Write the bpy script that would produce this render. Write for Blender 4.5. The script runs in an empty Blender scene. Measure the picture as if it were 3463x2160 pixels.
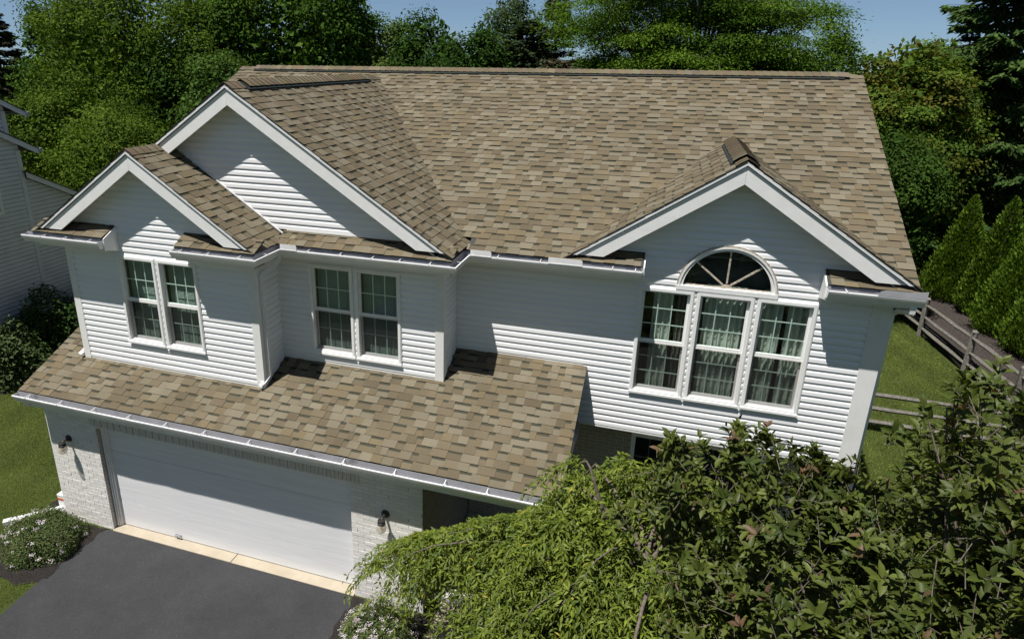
import bpy, math, random
import numpy as np
from mathutils import Vector, Matrix
R = math.radians
scene = bpy.context.scene
COL = scene.collection

# ------------------------------------------------------------------ camera
YAW, PITCH, ROLL = -0.3181, -0.335, 0.0078
cyw, syw, cp, sp = math.cos(YAW), math.sin(YAW), math.cos(PITCH), math.sin(PITCH)
fw = Vector((syw * cp, cyw * cp, sp)); rt = Vector((cyw, -syw, 0)); up = rt.cross(fw)
r2 = rt * math.cos(ROLL) + up * math.sin(ROLL); u2 = up * math.cos(ROLL) - rt * math.sin(ROLL)
cam = bpy.data.cameras.new('camera'); camo = bpy.data.objects.new('camera', cam); COL.objects.link(camo)
M = Matrix((r2, u2, -fw)).transposed().to_4x4(); M.translation = Vector((8.931, -7.6502, 8.2213))
camo.matrix_world = M
cam.sensor_width = 36; cam.lens = 2243.866 * 36 / 3463
cam.shift_x = (1731.5 - 1512.06) / 3463; cam.shift_y = (979.9 - 1080) / 3463
cam.clip_start = 0.05; cam.clip_end = 2000
scene.camera = camo

# ------------------------------------------------------------------ sky, sun, exposure
SUNV = Vector((-0.6834, -1.0, 2.9829)).normalized()       # towards the sun
w = bpy.data.worlds.new('World'); scene.world = w; w.use_nodes = True
nt = w.node_tree; nt.nodes.clear()
sky = nt.nodes.new('ShaderNodeTexSky'); sky.sky_type = 'NISHITA'; sky.sun_disc = False
sky.sun_elevation = math.asin(SUNV.z); sky.sun_rotation = math.atan2(SUNV.x, SUNV.y)
sky.altitude = 200; sky.air_density = 1.0; sky.dust_density = 0.1; sky.ozone_density = 3.0
bg = nt.nodes.new('ShaderNodeBackground'); bg.inputs[1].default_value = 0.05
out = nt.nodes.new('ShaderNodeOutputWorld')
tcw = nt.nodes.new('ShaderNodeTexCoord'); mpw = nt.nodes.new('ShaderNodeMapping'); mpw.inputs['Scale'].default_value = (1, 1, 0.8); mpw.inputs['Location'].default_value = (0, 0, 0.05)
nt.links.new(tcw.outputs['Generated'], mpw.inputs[0]); nt.links.new(mpw.outputs[0], sky.inputs[0])
tint = nt.nodes.new('ShaderNodeMix'); tint.data_type = 'RGBA'; tint.blend_type = 'MULTIPLY'; tint.inputs[0].default_value = 1
sx_ = nt.nodes.new('ShaderNodeSeparateXYZ'); nt.links.new(tcw.outputs['Generated'], sx_.inputs[0])
tr_ = nt.nodes.new('ShaderNodeValToRGB'); tr_.color_ramp.elements[0].position = 0.0; tr_.color_ramp.elements[0].color = (0.86, 1.0, 1.22, 1); tr_.color_ramp.elements[1].position = 0.35; tr_.color_ramp.elements[1].color = (1.0, 0.86, 0.74, 1)
nt.links.new(sx_.outputs[2], tr_.inputs[0]); nt.links.new(tr_.outputs[0], tint.inputs[7])
wn_ = nt.nodes.new('ShaderNodeTexNoise'); wn_.inputs['Scale'].default_value = 3.0; wn_.inputs['Detail'].default_value = 6; wm_ = nt.nodes.new('ShaderNodeMapping'); wm_.inputs['Scale'].default_value = (1, 1, 7)
nt.links.new(tcw.outputs['Generated'], wm_.inputs[0]); nt.links.new(wm_.outputs[0], wn_.inputs[0])
wr_ = nt.nodes.new('ShaderNodeMapRange'); wr_.inputs[1].default_value = 0.56; wr_.inputs[2].default_value = 0.75; wr_.inputs[3].default_value = 0; wr_.inputs[4].default_value = 0.22; nt.links.new(wn_.outputs[0], wr_.inputs[0])
cl_ = nt.nodes.new('ShaderNodeMix'); cl_.data_type = 'RGBA'; cl_.inputs[7].default_value = (6.5, 7.0, 7.8, 1)
nt.links.new(wr_.outputs[0], cl_.inputs[0]); nt.links.new(sky.outputs[0], tint.inputs[6]); nt.links.new(tint.outputs[2], cl_.inputs[6]); nt.links.new(cl_.outputs[2], bg.inputs[0])
nt.links.new(bg.outputs[0], out.inputs[0])
sun = bpy.data.lights.new('sun', 'SUN'); sun.energy = 5.0; sun.angle = R(0.5); sun.color = (1.0, 0.965, 0.91)
suno = bpy.data.objects.new('sun', sun); COL.objects.link(suno)
suno.rotation_euler = SUNV.to_track_quat('Z', 'Y').to_euler(); suno.location = (0, -10, 30)
scene.view_settings.view_transform = 'Standard'; scene.view_settings.look = 'None'
scene.view_settings.exposure = 0.45; scene.view_settings.gamma = 1.0
scene.render.engine = 'CYCLES'
scene.cycles.max_bounces = 8; scene.cycles.transparent_max_bounces = 16; scene.cycles.diffuse_bounces = 4

# ------------------------------------------------------------------ materials
MATS = {}
def nodes(name):
    m = bpy.data.materials.new(name); m.use_nodes = True
    return m, m.node_tree.nodes, m.node_tree.links, m.node_tree.nodes['Principled BSDF']
def setin(b, **k):
    for n, v in k.items():
        b.inputs[n.replace('_', ' ')].default_value = v
def noise(N, L, scale, detail=4, rough=0.55, vec=None, coord='Object', stretch=None):
    t = N.new('ShaderNodeTexNoise'); t.inputs['Scale'].default_value = scale
    t.inputs['Detail'].default_value = detail; t.inputs['Roughness'].default_value = rough
    c = N.new('ShaderNodeTexCoord')
    if stretch:
        mp = N.new('ShaderNodeMapping'); mp.inputs['Scale'].default_value = stretch
        L.new(c.outputs[coord], mp.inputs[0]); L.new(mp.outputs[0], t.inputs[0])
    else:
        L.new(c.outputs[coord], t.inputs[0])
    return t
def ramp(N, L, src, stops):
    r = N.new('ShaderNodeValToRGB')
    e = r.color_ramp.elements
    while len(e) < len(stops): e.new(0.5)
    for i, (p, c) in enumerate(stops):
        e[i].position = p; e[i].color = (*c, 1)
    L.new(src, r.inputs[0]); return r
def bump(N, L, src, b, strength, dist=0.01):
    n = N.new('ShaderNodeBump'); n.inputs['Strength'].default_value = strength; n.inputs['Distance'].default_value = dist
    L.new(src, n.inputs['Height']); L.new(n.outputs[0], b.inputs['Normal']); return n
def mul(N, L, a, b_, fac=1.0):
    m = N.new('ShaderNodeMix'); m.data_type = 'RGBA'; m.blend_type = 'MULTIPLY'; m.inputs[0].default_value = fac
    L.new(a, m.inputs[6]); L.new(b_, m.inputs[7]); return m.outputs[2]

def mat_noise(name, stops, scale, rough=0.7, bstr=0.0, bscale=None, bdist=0.01, detail=5, stretch=None, spec=0.3, nrough=0.6):
    m, N, L, b = nodes(name)
    t = noise(N, L, scale, detail, nrough, stretch=stretch); r = ramp(N, L, t.outputs[0], stops)
    L.new(r.outputs[0], b.inputs['Base Color']); setin(b, Roughness=rough, Specular_IOR_Level=spec)
    if bstr:
        t2 = noise(N, L, bscale or scale, 6, 0.65, stretch=stretch); bump(N, L, t2.outputs[0], b, bstr, bdist)
    MATS[name] = m; return m
def mat_attr(name, rough=0.8, speck=None, spec=0.3, bstr=0.0, bscale=200, bdist=0.004, translucent=0.0, vari=None):
    """base colour is the per-face 'Col' attribute"""
    m, N, L, b = nodes(name)
    a = N.new('ShaderNodeAttribute'); a.attribute_name = 'Col'
    c = a.outputs['Color']
    if speck:
        t = noise(N, L, speck[0], 3, 0.8); r = ramp(N, L, t.outputs[0], [(0.3, (speck[1],) * 3), (0.7, (speck[2],) * 3)])
        c = mul(N, L, c, r.outputs[0])
    if vari:
        t = noise(N, L, vari[0], 4, 0.6); r = ramp(N, L, t.outputs[0], [(0.3, (vari[1],) * 3), (0.7, (vari[2],) * 3)])
        c = mul(N, L, c, r.outputs[0])
    L.new(c, b.inputs['Base Color']); setin(b, Roughness=rough, Specular_IOR_Level=spec)
    if bstr:
        t2 = noise(N, L, bscale, 4, 0.7); bump(N, L, t2.outputs[0], b, bstr, bdist)
    if translucent:
        tr = N.new('ShaderNodeBsdfTranslucent')
        g = N.new('ShaderNodeMix'); g.data_type = 'RGBA'; g.blend_type = 'MULTIPLY'; g.inputs[0].default_value = 1
        g.inputs[7].default_value = (1.5, 1.5, 0.6, 1); L.new(c, g.inputs[6]); L.new(g.outputs[2], tr.inputs[0])
        mx = N.new('ShaderNodeMixShader'); mx.inputs[0].default_value = translucent
        L.new(b.outputs[0], mx.inputs[1]); L.new(tr.outputs[0], mx.inputs[2])
        L.new(mx.outputs[0], N['Material Output'].inputs[0])
    MATS[name] = m; return m

mat_attr('shingle', 0.95, speck=(260, 0.62, 1.36), spec=0.15, bstr=0.5, bscale=300, bdist=0.003, vari=(1.1, 0.9, 1.1))
mat_noise('siding', [(0.3, (0.76, 0.765, 0.78)), (0.7, (0.83, 0.835, 0.845))], 1.3, 0.42, 0.08, 60, 0.002, stretch=(0.4, 0.4, 4))
mat_noise('white_trim', [(0.25, (0.72, 0.715, 0.70)), (0.75, (0.80, 0.80, 0.79))], 6, 0.6, 0.25, 90, 0.003)
mat_noise('vinyl_white', [(0.3, (0.78, 0.78, 0.77)), (0.7, (0.84, 0.84, 0.83))], 9, 0.35, spec=0.4)
mat_noise('gutter_paint', [(0.3, (0.70, 0.70, 0.71)), (0.7, (0.80, 0.80, 0.81))], 5, 0.35, 0.05, 20, 0.002, spec=0.5)
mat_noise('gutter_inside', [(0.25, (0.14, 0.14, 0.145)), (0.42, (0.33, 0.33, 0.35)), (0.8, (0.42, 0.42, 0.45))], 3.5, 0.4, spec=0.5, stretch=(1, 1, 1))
mat_noise('weathered_frame', [(0.3, (0.20, 0.17, 0.14)), (0.5, (0.42, 0.37, 0.30)), (0.75, (0.60, 0.56, 0.50))], 22, 0.7, 0.3, 60, 0.003)
mat_noise('bronze_vent', [(0.3, (0.012, 0.018, 0.017)), (0.7, (0.03, 0.04, 0.038))], 60, 0.6, 0.5, 120, 0.004)
mat_noise('dark_edge', [(0.3, (0.03, 0.035, 0.035)), (0.7, (0.06, 0.065, 0.06))], 40, 0.8)
mat_noise('soffit', [(0.3, (0.62, 0.60, 0.56)), (0.7, (0.70, 0.68, 0.64))], 5, 0.7)
mat_attr('painted_brick', 0.75, speck=(70, 0.86, 1.08), bstr=0.35, bscale=110, bdist=0.004)
mat_noise('mortar', [(0.3, (0.60, 0.58, 0.55)), (0.7, (0.70, 0.68, 0.65))], 40, 0.9, 0.3, 150)
mat_noise('garage_paint', [(0.3, (0.72, 0.72, 0.735)), (0.7, (0.80, 0.80, 0.81))], 2.2, 0.5, 0.35, 9, 0.006, stretch=(0.5, 1, 9))
mat_noise('asphalt', [(0.25, (0.030, 0.030, 0.033)), (0.5, (0.038, 0.038, 0.041)), (0.75, (0.046, 0.046, 0.049))], 1.1, 0.85, 0.35, 220, 0.004, detail=12, nrough=0.8)
mat_noise('concrete', [(0.25, (0.33, 0.285, 0.215)), (0.7, (0.42, 0.365, 0.285))], 3, 0.85, 0.2, 120, 0.003)
mat_noise('porch_concrete', [(0.25, (0.45, 0.44, 0.42)), (0.7, (0.55, 0.54, 0.52))], 4, 0.85, 0.2, 120, 0.003)
mat_noise('mulch', [(0.25, (0.008, 0.007, 0.006)), (0.5, (0.022, 0.018, 0.016)), (0.75, (0.05, 0.042, 0.037))], 45, 0.95, 1.0, 60, 0.03)
mat_noise('bark_chips', [(0.25, (0.018, 0.014, 0.012)), (0.5, (0.044, 0.035, 0.031)), (0.8, (0.11, 0.09, 0.078))], 22, 0.95, 1.0, 40, 0.03)
mat_noise('grass_ground', [(0.25, (0.034, 0.048, 0.008)), (0.5, (0.054, 0.075, 0.012)), (0.75, (0.080, 0.092, 0.022))], 0.7, 0.95, 1.0, 60, 0.03, detail=14, nrough=0.75)
mat_attr('grass_blade', 0.7, translucent=0.25)
mat_attr('leaf', 0.6, spec=0.15, translucent=0.22)
mat_attr('near_leaf', 0.5, spec=0.25, translucent=0.25)
mat_attr('far_leaf', 0.8, spec=0.06, translucent=0.25)
mat_attr('petal', 0.7, translucent=0.2)
mat_noise('bark', [(0.3, (0.03, 0.024, 0.019)), (0.7, (0.085, 0.070, 0.058))], 18, 0.9, 0.8, 40, 0.02)
mat_noise('young_bark', [(0.3, (0.07, 0.055, 0.045)), (0.7, (0.18, 0.15, 0.125))], 30, 0.8, 0.5, 60, 0.01)
mat_noise('fence_wood', [(0.25, (0.075, 0.068, 0.058)), (0.5, (0.150, 0.140, 0.122)), (0.75, (0.23, 0.215, 0.19))], 7, 0.9, 0.6, 22, 0.01, stretch=(3, 3, 3))
mat_noise('timber_dark', [(0.3, (0.02, 0.017, 0.014)), (0.7, (0.055, 0.047, 0.04))], 9, 0.9, 0.6, 22, 0.01)
mat_noise('black_metal', [(0.3, (0.018, 0.016, 0.015)), (0.7, (0.035, 0.032, 0.03))], 30, 0.45, spec=0.5)
mat_noise('room_wall', [(0.3, (0.16, 0.15, 0.14)), (0.7, (0.22, 0.21, 0.20))], 2, 0.9)
mat_noise('dark_shade', [(0.3, (0.020, 0.024, 0.032)), (0.7, (0.032, 0.037, 0.047))], 4, 0.9)
mat_noise('blind_slat', [(0.3, (0.30, 0.33, 0.31)), (0.7, (0.38, 0.41, 0.39))], 4, 0.5)
mat_noise('curtain_cloth', [(0.3, (0.50, 0.485, 0.45)), (0.7, (0.60, 0.58, 0.54))], 5, 0.9)
mat_noise('lace_cloth', [(0.3, (0.14, 0.12, 0.11)), (0.7, (0.24, 0.20, 0.18))], 30, 0.9)
mat_noise('neighbour_siding', [(0.3, (0.62, 0.62, 0.62)), (0.7, (0.70, 0.70, 0.70))], 3, 0.5)
mat_noise('neighbour_lap_shade', [(0.3, (0.30, 0.30, 0.30)), (0.7, (0.40, 0.40, 0.40))], 3, 0.6)  # darker tone painting the lap shadow lines along the course bottoms
mat_noise('neighbour_roof', [(0.3, (0.045, 0.04, 0.038)), (0.7, (0.09, 0.08, 0.075))], 12, 0.95)
mat_noise('orange_print', [(0.3, (0.45, 0.06, 0.02)), (0.7, (0.6, 0.12, 0.03))], 20, 0.6)
mat_noise('reed_grass', [(0.3, (0.06, 0.08, 0.05)), (0.7, (0.12, 0.14, 0.09))], 20, 0.8)

def mat_glass(name, tint, refl=1.0):
    m, N, L, b = nodes(name); N.remove(b)
    t = N.new('ShaderNodeBsdfTransparent'); t.inputs[0].default_value = (*tint, 1)
    g = N.new('ShaderNodeBsdfGlossy'); g.inputs['Roughness'].default_value = 0.01
    ge = N.new('ShaderNodeNewGeometry'); dt = N.new('ShaderNodeVectorMath'); dt.operation = 'DOT_PRODUCT'; L.new(ge.outputs['Incoming'], dt.inputs[0]); L.new(ge.outputs['Normal'], dt.inputs[1])
    ab = N.new('ShaderNodeMath'); ab.operation = 'ABSOLUTE'; L.new(dt.outputs['Value'], ab.inputs[0])
    om = N.new('ShaderNodeMath'); om.operation = 'SUBTRACT'; om.inputs[0].default_value = 1.0; L.new(ab.outputs[0], om.inputs[1])
    pw = N.new('ShaderNodeMath'); pw.operation = 'POWER'; pw.inputs[1].default_value = 5; L.new(om.outputs[0], pw.inputs[0])
    k = N.new('ShaderNodeMath'); k.operation = 'MULTIPLY_ADD'; k.inputs[1].default_value = 0.9; k.inputs[2].default_value = 0.07 * refl; L.new(pw.outputs[0], k.inputs[0])
    mx = N.new('ShaderNodeMixShader'); L.new(k.outputs[0], mx.inputs[0])
    L.new(t.outputs[0], mx.inputs[1]); L.new(g.outputs[0], mx.inputs[2]); L.new(mx.outputs[0], N['Material Output'].inputs[0])
    MATS[name] = m
mat_glass('window_glass', (0.78, 0.90, 0.84))
mat_glass('lamp_glass', (0.86, 0.84, 0.80), 0.7)
def mat_screen():
    m, N, L, b = nodes('insect_mesh'); setin(b, Roughness=0.8); b.inputs['Base Color'].default_value = (0.014, 0.013, 0.012, 1)
    t = N.new('ShaderNodeBsdfTransparent'); mx = N.new('ShaderNodeMixShader'); mx.inputs[0].default_value = 0.62
    L.new(b.outputs[0], mx.inputs[1]); L.new(t.outputs[0], mx.inputs[2]); L.new(mx.outputs[0], N['Material Output'].inputs[0])
    MATS['insect_mesh'] = m
mat_screen()

# ------------------------------------------------------------------ mesh helpers
class MB:
    def __init__(s): s.v = []; s.f = []; s.m = []; s.c = []
    def add(s, verts, faces, mi=0, col=(0.5, 0.5, 0.5)):
        o = len(s.v); s.v.extend([tuple(p) for p in verts])
        for f in faces:
            s.f.append(tuple(i + o for i in f)); s.m.append(mi); s.c.append(col)
    def quad(s, a, b, c, d, mi=0, col=(0.5, 0.5, 0.5)): s.add((a, b, c, d), ((0, 1, 2, 3),), mi, col)
    def box(s, x0, x1, y0, y1, z0, z1, mi=0, col=(0.5, 0.5, 0.5)):
        s.add([(x0, y0, z0), (x1, y0, z0), (x1, y1, z0), (x0, y1, z0), (x0, y0, z1), (x1, y0, z1), (x1, y1, z1), (x0, y1, z1)],
              [(0, 3, 2, 1), (4, 5, 6, 7), (0, 1, 5, 4), (1, 2, 6, 5), (2, 3, 7, 6), (3, 0, 4, 7)], mi, col)
    def prism(s, poly, d, mi=0, col=(0.5, 0.5, 0.5)):
        """poly: 3D points (front, seen counter-clockwise), d: extrusion vector towards the back"""
        n = len(poly); d = Vector(d); P = [Vector(p) for p in poly]
        s.add(P + [p + d for p in P], [tuple(range(n)), tuple(range(2 * n - 1, n - 1, -1))] +
              [(i, i + n, (i + 1) % n + n, (i + 1) % n) for i in range(n)], mi, col)
    def bar(s, a, b, wd, ht, mi=0, col=(0.5, 0.5, 0.5), upv=(0, 0, 1)):
        a = Vector(a); b = Vector(b); d = (b - a).normalized(); sd = d.cross(Vector(upv))
        if sd.length < 1e-4: sd = d.cross(Vector((0, 1, 0)))
        sd.normalize(); u = sd.cross(d); sd = sd * wd / 2; u = u * ht / 2
        s.prism([a - sd - u, a + sd - u, a + sd + u, a - sd + u], b - a, mi, col)
    def tube(s, pts, rad, n=7, mi=0, col=(0.5, 0.5, 0.5), cap=True):
        pts = [Vector(p) for p in pts]
        if not hasattr(rad, '__len__'): rad = [rad] * len(pts)
        o = len(s.v); prev = None
        for i, p in enumerate(pts):
            t = (pts[min(i + 1, len(pts) - 1)] - pts[max(i - 1, 0)]).normalized()
            if prev is None:
                a = t.cross(Vector((0, 0, 1)))
                if a.length < 0.05: a = t.cross(Vector((0, 1, 0)))
            else: a = prev - t * prev.dot(t)
            a.normalize(); prev = a; b = t.cross(a)
            for k in range(n):
                th = 2 * math.pi * k / n
                s.v.append(tuple(p + (a * math.cos(th) + b * math.sin(th)) * rad[i]))
        for i in range(len(pts) - 1):
            for k in range(n):
                k2 = (k + 1) % n
                s.f.append((o + i * n + k, o + i * n + k2, o + (i + 1) * n + k2, o + (i + 1) * n + k)); s.m.append(mi); s.c.append(col)
        if cap:
            s.f.append(tuple(o + k for k in range(n - 1, -1, -1))); s.m.append(mi); s.c.append(col)
            e = o + (len(pts) - 1) * n; s.f.append(tuple(e + k for k in range(n))); s.m.append(mi); s.c.append(col)
    def lathe(s, prof, c, n=20, mi=0, axis='z', col=(0.5, 0.5, 0.5)):
        o = len(s.v)
        for r, h in prof:
            for k in range(n):
                th = 2 * math.pi * k / n
                p = (r * math.cos(th), r * math.sin(th), h) if axis == 'z' else (r * math.cos(th), -h, r * math.sin(th))
                s.v.append((c[0] + p[0], c[1] + p[1], c[2] + p[2]))
        for i in range(len(prof) - 1):
            for k in range(n):
                k2 = (k + 1) % n
                s.f.append((o + i * n + k, o + i * n + k2, o + (i + 1) * n + k2, o + (i + 1) * n + k)); s.m.append(mi); s.c.append(col)
    def build(s, name, mats, parent=None, smooth=False, attr=False):
        me = bpy.data.meshes.new(name); me.from_pydata(s.v, [], s.f)
        if isinstance(mats, str): mats = [mats]
        for m in mats: me.materials.append(MATS[m])
        me.polygons.foreach_set('material_index', s.m)
        if attr:
            at = me.attributes.new('Col', 'FLOAT_COLOR', 'FACE')
            c = np.ones((len(s.f), 4), np.float32); c[:, :3] = np.array(s.c, np.float32); at.data.foreach_set('color', c.ravel())
        if smooth: me.polygons.foreach_set('use_smooth', [True] * len(s.f))
        me.update()
        o = bpy.data.objects.new(name, me); COL.objects.link(o)
        if parent: o.parent = parent; o.matrix_parent_inverse = parent.matrix_world.inverted()
        return o

def mesh_np(name, verts, faces, cols, mat, parent=None):
    """verts (N,3); faces (M,k) all the same size; cols (M,3) per face"""
    me = bpy.data.meshes.new(name); n, k = len(faces), faces.shape[1]
    me.vertices.add(len(verts)); me.vertices.foreach_set('co', verts.astype(np.float32).ravel())
    me.loops.add(n * k); me.loops.foreach_set('vertex_index', faces.astype(np.int32).ravel())
    me.polygons.add(n); me.polygons.foreach_set('loop_start', np.arange(0, n * k, k, dtype=np.int32))
    me.polygons.foreach_set('loop_total', np.full(n, k, np.int32))
    me.materials.append(MATS[mat])
    at = me.attributes.new('Col', 'FLOAT_COLOR', 'FACE')
    c = np.ones((n, 4), np.float32); c[:, :3] = cols; at.data.foreach_set('color', c.ravel())
    me.update(calc_edges=True)
    o = bpy.data.objects.new(name, me); COL.objects.link(o)
    if parent: o.parent = parent; o.matrix_parent_inverse = parent.matrix_world.inverted()
    return o
def tag(o, label, cat, group=None, kind=None):
    if label: o['label'] = label
    if cat: o['category'] = cat
    if group: o['group'] = group
    if kind: o['kind'] = kind
    return o
def thing(name, loc, label, cat, group=None):
    o = bpy.data.objects.new(name, None); COL.objects.link(o); o.location = loc; o.empty_display_size = 0.2
    o.matrix_world = Matrix.Translation(loc)
    return tag(o, label, cat, group)
def struct(o): o['kind'] = 'structure'; return o

# ------------------------------------------------------------------ house dimensions (metres)
YA, YB, YC = 0.6158, 1.2648, 1.9439
XAL, XAR, XBR, XCR = -0.5642, 3.0934, 5.9282, 11.9151
XL, XR = -1.0923, 6.0553
OH = 0.2762
YE, ZE, SE = -0.3649, 2.718, 0.4401
XEL, XER = -1.3153, 8.081
lowz = lambda y: ZE + SE * (y - YE)
ZC0 = 2.716
GA = dict(xp=1.2487, z=6.9248, t=0.6745, y=YA - OH)
GB = dict(xp=2.6286, z=7.8704, t=0.6550, y=YB - OH)
GC = dict(xp=9.8995, z=7.0375, t=0.6714, y=YC - OH)
SM = 0.4847; YMR, ZMR = 6.7785, 7.983; XML, XMR = -1.0459, 12.1194
mainz = lambda y: ZMR - SM * (YMR - y)
gz = lambda g, x: g['z'] - 0.022 - g['t'] * abs(x - g['xp'])
ZG = 5.444          # gutter rim
FO = 0.29           # fascia distance in front of the wall

# ------------------------------------------------------------------ ground and paving
g = MB(); g.quad((-400, -200, 0), (400, -200, 0), (400, 600, 0), (-400, 600, 0))
struct(g.build('ground', 'grass_ground'))
def sheet(name, poly, z, mat, th=0.0):
    b = MB()
    if th: b.prism([(x, y, z) for x, y in poly], (0, 0, -th))
    else: b.add([(x, y, z) for x, y in poly], [tuple(range(len(poly)))])
    return struct(b.build(name, mat))
random.seed(4)
dl = [(-0.21, -0.04)] + [(-0.17 + random.uniform(-.02, .02) + (0.03 if i < 3 else 0), -0.3 * i) for i in range(1, 40)]
sheet('driveway', dl[::-1] + [(4.86, -0.04)] + [(4.93 + random.uniform(-.02, .02), -0.3 * i) for i in range(1, 40)], 0.012, 'asphalt')
ap = MB()
for x0, x1 in ((0.012, 2.53), (2.545, 4.868)):
    ap.box(x0, x1, -0.035 - 0.004 * (x0 > 1), 0.30, -0.1, 0.022)
m_ = MATS['asphalt']; N_ = m_.node_tree.nodes; L_ = m_.node_tree.links; b_ = N_['Principled BSDF']; src = b_.inputs['Base Color'].links[0].from_socket
vo = N_.new('ShaderNodeTexVoronoi'); vo.inputs['Scale'].default_value = 75; tc = N_.new('ShaderNodeTexCoord'); L_.new(tc.outputs['Object'], vo.inputs[0])
rr_ = ramp(N_, L_, vo.outputs['Color'], [(0.0, (.78, .78, .78)), (.8, (1.05, 1.05, 1.05)), (.97, (1.45, 1.43, 1.40))]); nz = noise(N_, L_, 0.55, 6, .6); r2_ = ramp(N_, L_, nz.outputs[0], [(.35, (.88, .88, .89)), (.65, (1.02, 1.02, 1.02))])
L_.new(mul(N_, L_, mul(N_, L_, src, rr_.outputs[0]), r2_.outputs[0]), b_.inputs['Base Color'])
struct(ap.build('garage_apron', 'concrete'))
wk = MB()
for i in range(6): wk.box(6.25, 7.7, -0.95 - i * 1.0 + 0.5, 0.03 - i * 1.0 + 0.5 - 0.48 * (i == 0) + 0.27 * (i == 0), -0.1, 0.03)
struct(wk.build('walkway', 'concrete'))
def blob(name, pts, h, mat, seed=1, n=40):
    """low mound with a wandering edge"""
    rnd = random.Random(seed); b = MB(); P = []
    m = len(pts)
    for i in range(m):
        a, c = Vector(pts[i]), Vector(pts[(i + 1) % m])
        k = max(2, int((c - a).length / 0.15))
        for j in range(k):
            p = a.lerp(c, j / k); P.append(p + Vector((rnd.uniform(-.03, .03), rnd.uniform(-.03, .03))))
    cen = sum(P, Vector((0, 0))) / len(P); rings = [(1, 0.004), (0.93, h * 0.6), (0.75, h), (0.4, h * 1.1)]
    vs = []
    for s_, z in rings:
        for p in P:
            q = cen + (p - cen) * s_; vs.append((q.x, q.y, z + (rnd.uniform(-.012, .012) if z > 0.01 else 0)))
    k = len(P); fs = []
    for r_ in range(len(rings) - 1):
        for i in range(k): fs.append((r_ * k + i, r_ * k + (i + 1) % k, (r_ + 1) * k + (i + 1) % k, (r_ + 1) * k + i))
    fs.append(tuple((len(rings) - 1) * k + i for i in range(k)))
    b.add(vs, fs); return struct(b.build(name, mat))
blob('mulch_bed', [(-0.11, -0.03), (-0.11, -1.36), (-0.5, -1.62), (-1.3, -1.45), (-1.75, -0.9), (-1.72, -0.1), (-1.75, 0.5), (-1.12, 0.55), (-1.12, -0.06)], 0.03, 'mulch', 2)
blob('garden_bed', [(4.86, -0.03), (6.18, -0.03), (6.2, -1.6), (4.86, -1.8)], 0.04, 'mulch', 3)
blob('front_bed', [(7.75, 0.2), (13.3, 1.2), (13.6, -3.2), (8.2, -4.4), (7.75, -3.5)], 0.04, 'mulch', 4)
blob('side_shadow_bed', [(-9.1, 0), (-7.2, 1.0), (-6.4, 4.2), (-7.0, 9.5), (-9.1, 9.5)], 0.04, 'mulch', 5)  # dark mulch added in place of the shadow over the lawn here
blob('bark_bed', [(17.45, 6.0), (19.4, 5.6), (21.5, 12), (21.2, 21.5), (19.6, 25.5), (18.6, 26.5), (17.2, 19.0), (17.55, 12.9), (17.75, 9)], 0.05, 'bark_chips', 6)
sheet('stone_edging', [(18.9, 25.6), (19.6, 26.4), (21.6, 26.9), (21.6, 27.25), (19.4, 26.75), (18.6, 25.9)], 0.10, 'porch_concrete', 0.12)

# ------------------------------------------------------------------ the house
HOUSE = thing('house', (0, 0, 0), 'white sided two storey house with tan shingle roofs, three front gables and a double garage', 'house')
H = lambda mb, name, mats, par=HOUSE, **k: mb.build(name, mats, par, **k)

PAL = [(0.127, 0.1035, 0.0682), (0.1352, 0.1113, 0.073), (0.1156, 0.0939, 0.0616), (0.1485, 0.1278, 0.0893), (0.1205, 0.0992, 0.0656), (0.137, 0.1104, 0.0682), (0.16, 0.139, 0.0993), (0.1089, 0.0889, 0.0582)]
def shingles(mb, O, U, V, ulen, vlen, seed, keep=None, e=0.143):
    rnd = random.Random(seed); O = Vector(O); U = Vector(U).normalized(); V = Vector(V).normalized(); Nn = U.cross(V)
    nc = int(math.ceil(vlen / e))
    P = lambda u, v, h: O + U * u + V * v + Nn * h
    for i in range(nc):
        v0 = i * e; v1 = min(v0 + e, vlen)
        if v1 - v0 < 0.02: continue
        u = -rnd.uniform(0, 0.3); tooth = rnd.random() < 0.5; wob = rnd.uniform(-0.003, 0.003)
        while u < ulen:
            wd = rnd.choice((0.10, 0.14, 0.17, 0.2, 0.24)) * rnd.uniform(0.9, 1.1)
            a, b = max(0, u), min(ulen, u + wd); u += wd
            if b - a < 0.004: tooth = not tooth; continue
            cc = P((a + b) / 2, v0 + e / 2, 0)
            if keep and not keep(cc): tooth = not tooth; continue
            col = rnd.choice(PAL) if rnd.random() < 0.8 else rnd.choice(PAL[3:7:3])
            k = rnd.uniform(0.92, 1.08); col = tuple(c * k for c in col)
            hl = 0.017 if tooth else 0.0105
            hh = hl - 0.009
            vv = v0 + wob + rnd.uniform(-0.002, 0.002)
            mb.quad(P(a, vv, hl), P(b, vv, hl), P(b, v1, hh), P(a, v1, hh), 0, col)
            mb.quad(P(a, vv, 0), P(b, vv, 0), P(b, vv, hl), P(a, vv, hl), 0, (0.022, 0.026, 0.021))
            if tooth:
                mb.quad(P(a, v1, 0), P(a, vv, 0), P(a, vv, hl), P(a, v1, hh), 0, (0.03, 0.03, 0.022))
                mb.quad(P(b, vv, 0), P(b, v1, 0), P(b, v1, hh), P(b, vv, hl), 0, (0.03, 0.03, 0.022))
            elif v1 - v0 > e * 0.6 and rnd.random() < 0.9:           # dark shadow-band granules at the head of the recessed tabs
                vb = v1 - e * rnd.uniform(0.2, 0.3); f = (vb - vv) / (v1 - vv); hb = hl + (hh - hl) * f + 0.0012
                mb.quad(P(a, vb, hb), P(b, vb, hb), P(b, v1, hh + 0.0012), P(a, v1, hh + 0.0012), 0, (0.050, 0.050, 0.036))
            if not tooth or rnd.random() < 0.75: tooth = not tooth
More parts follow.
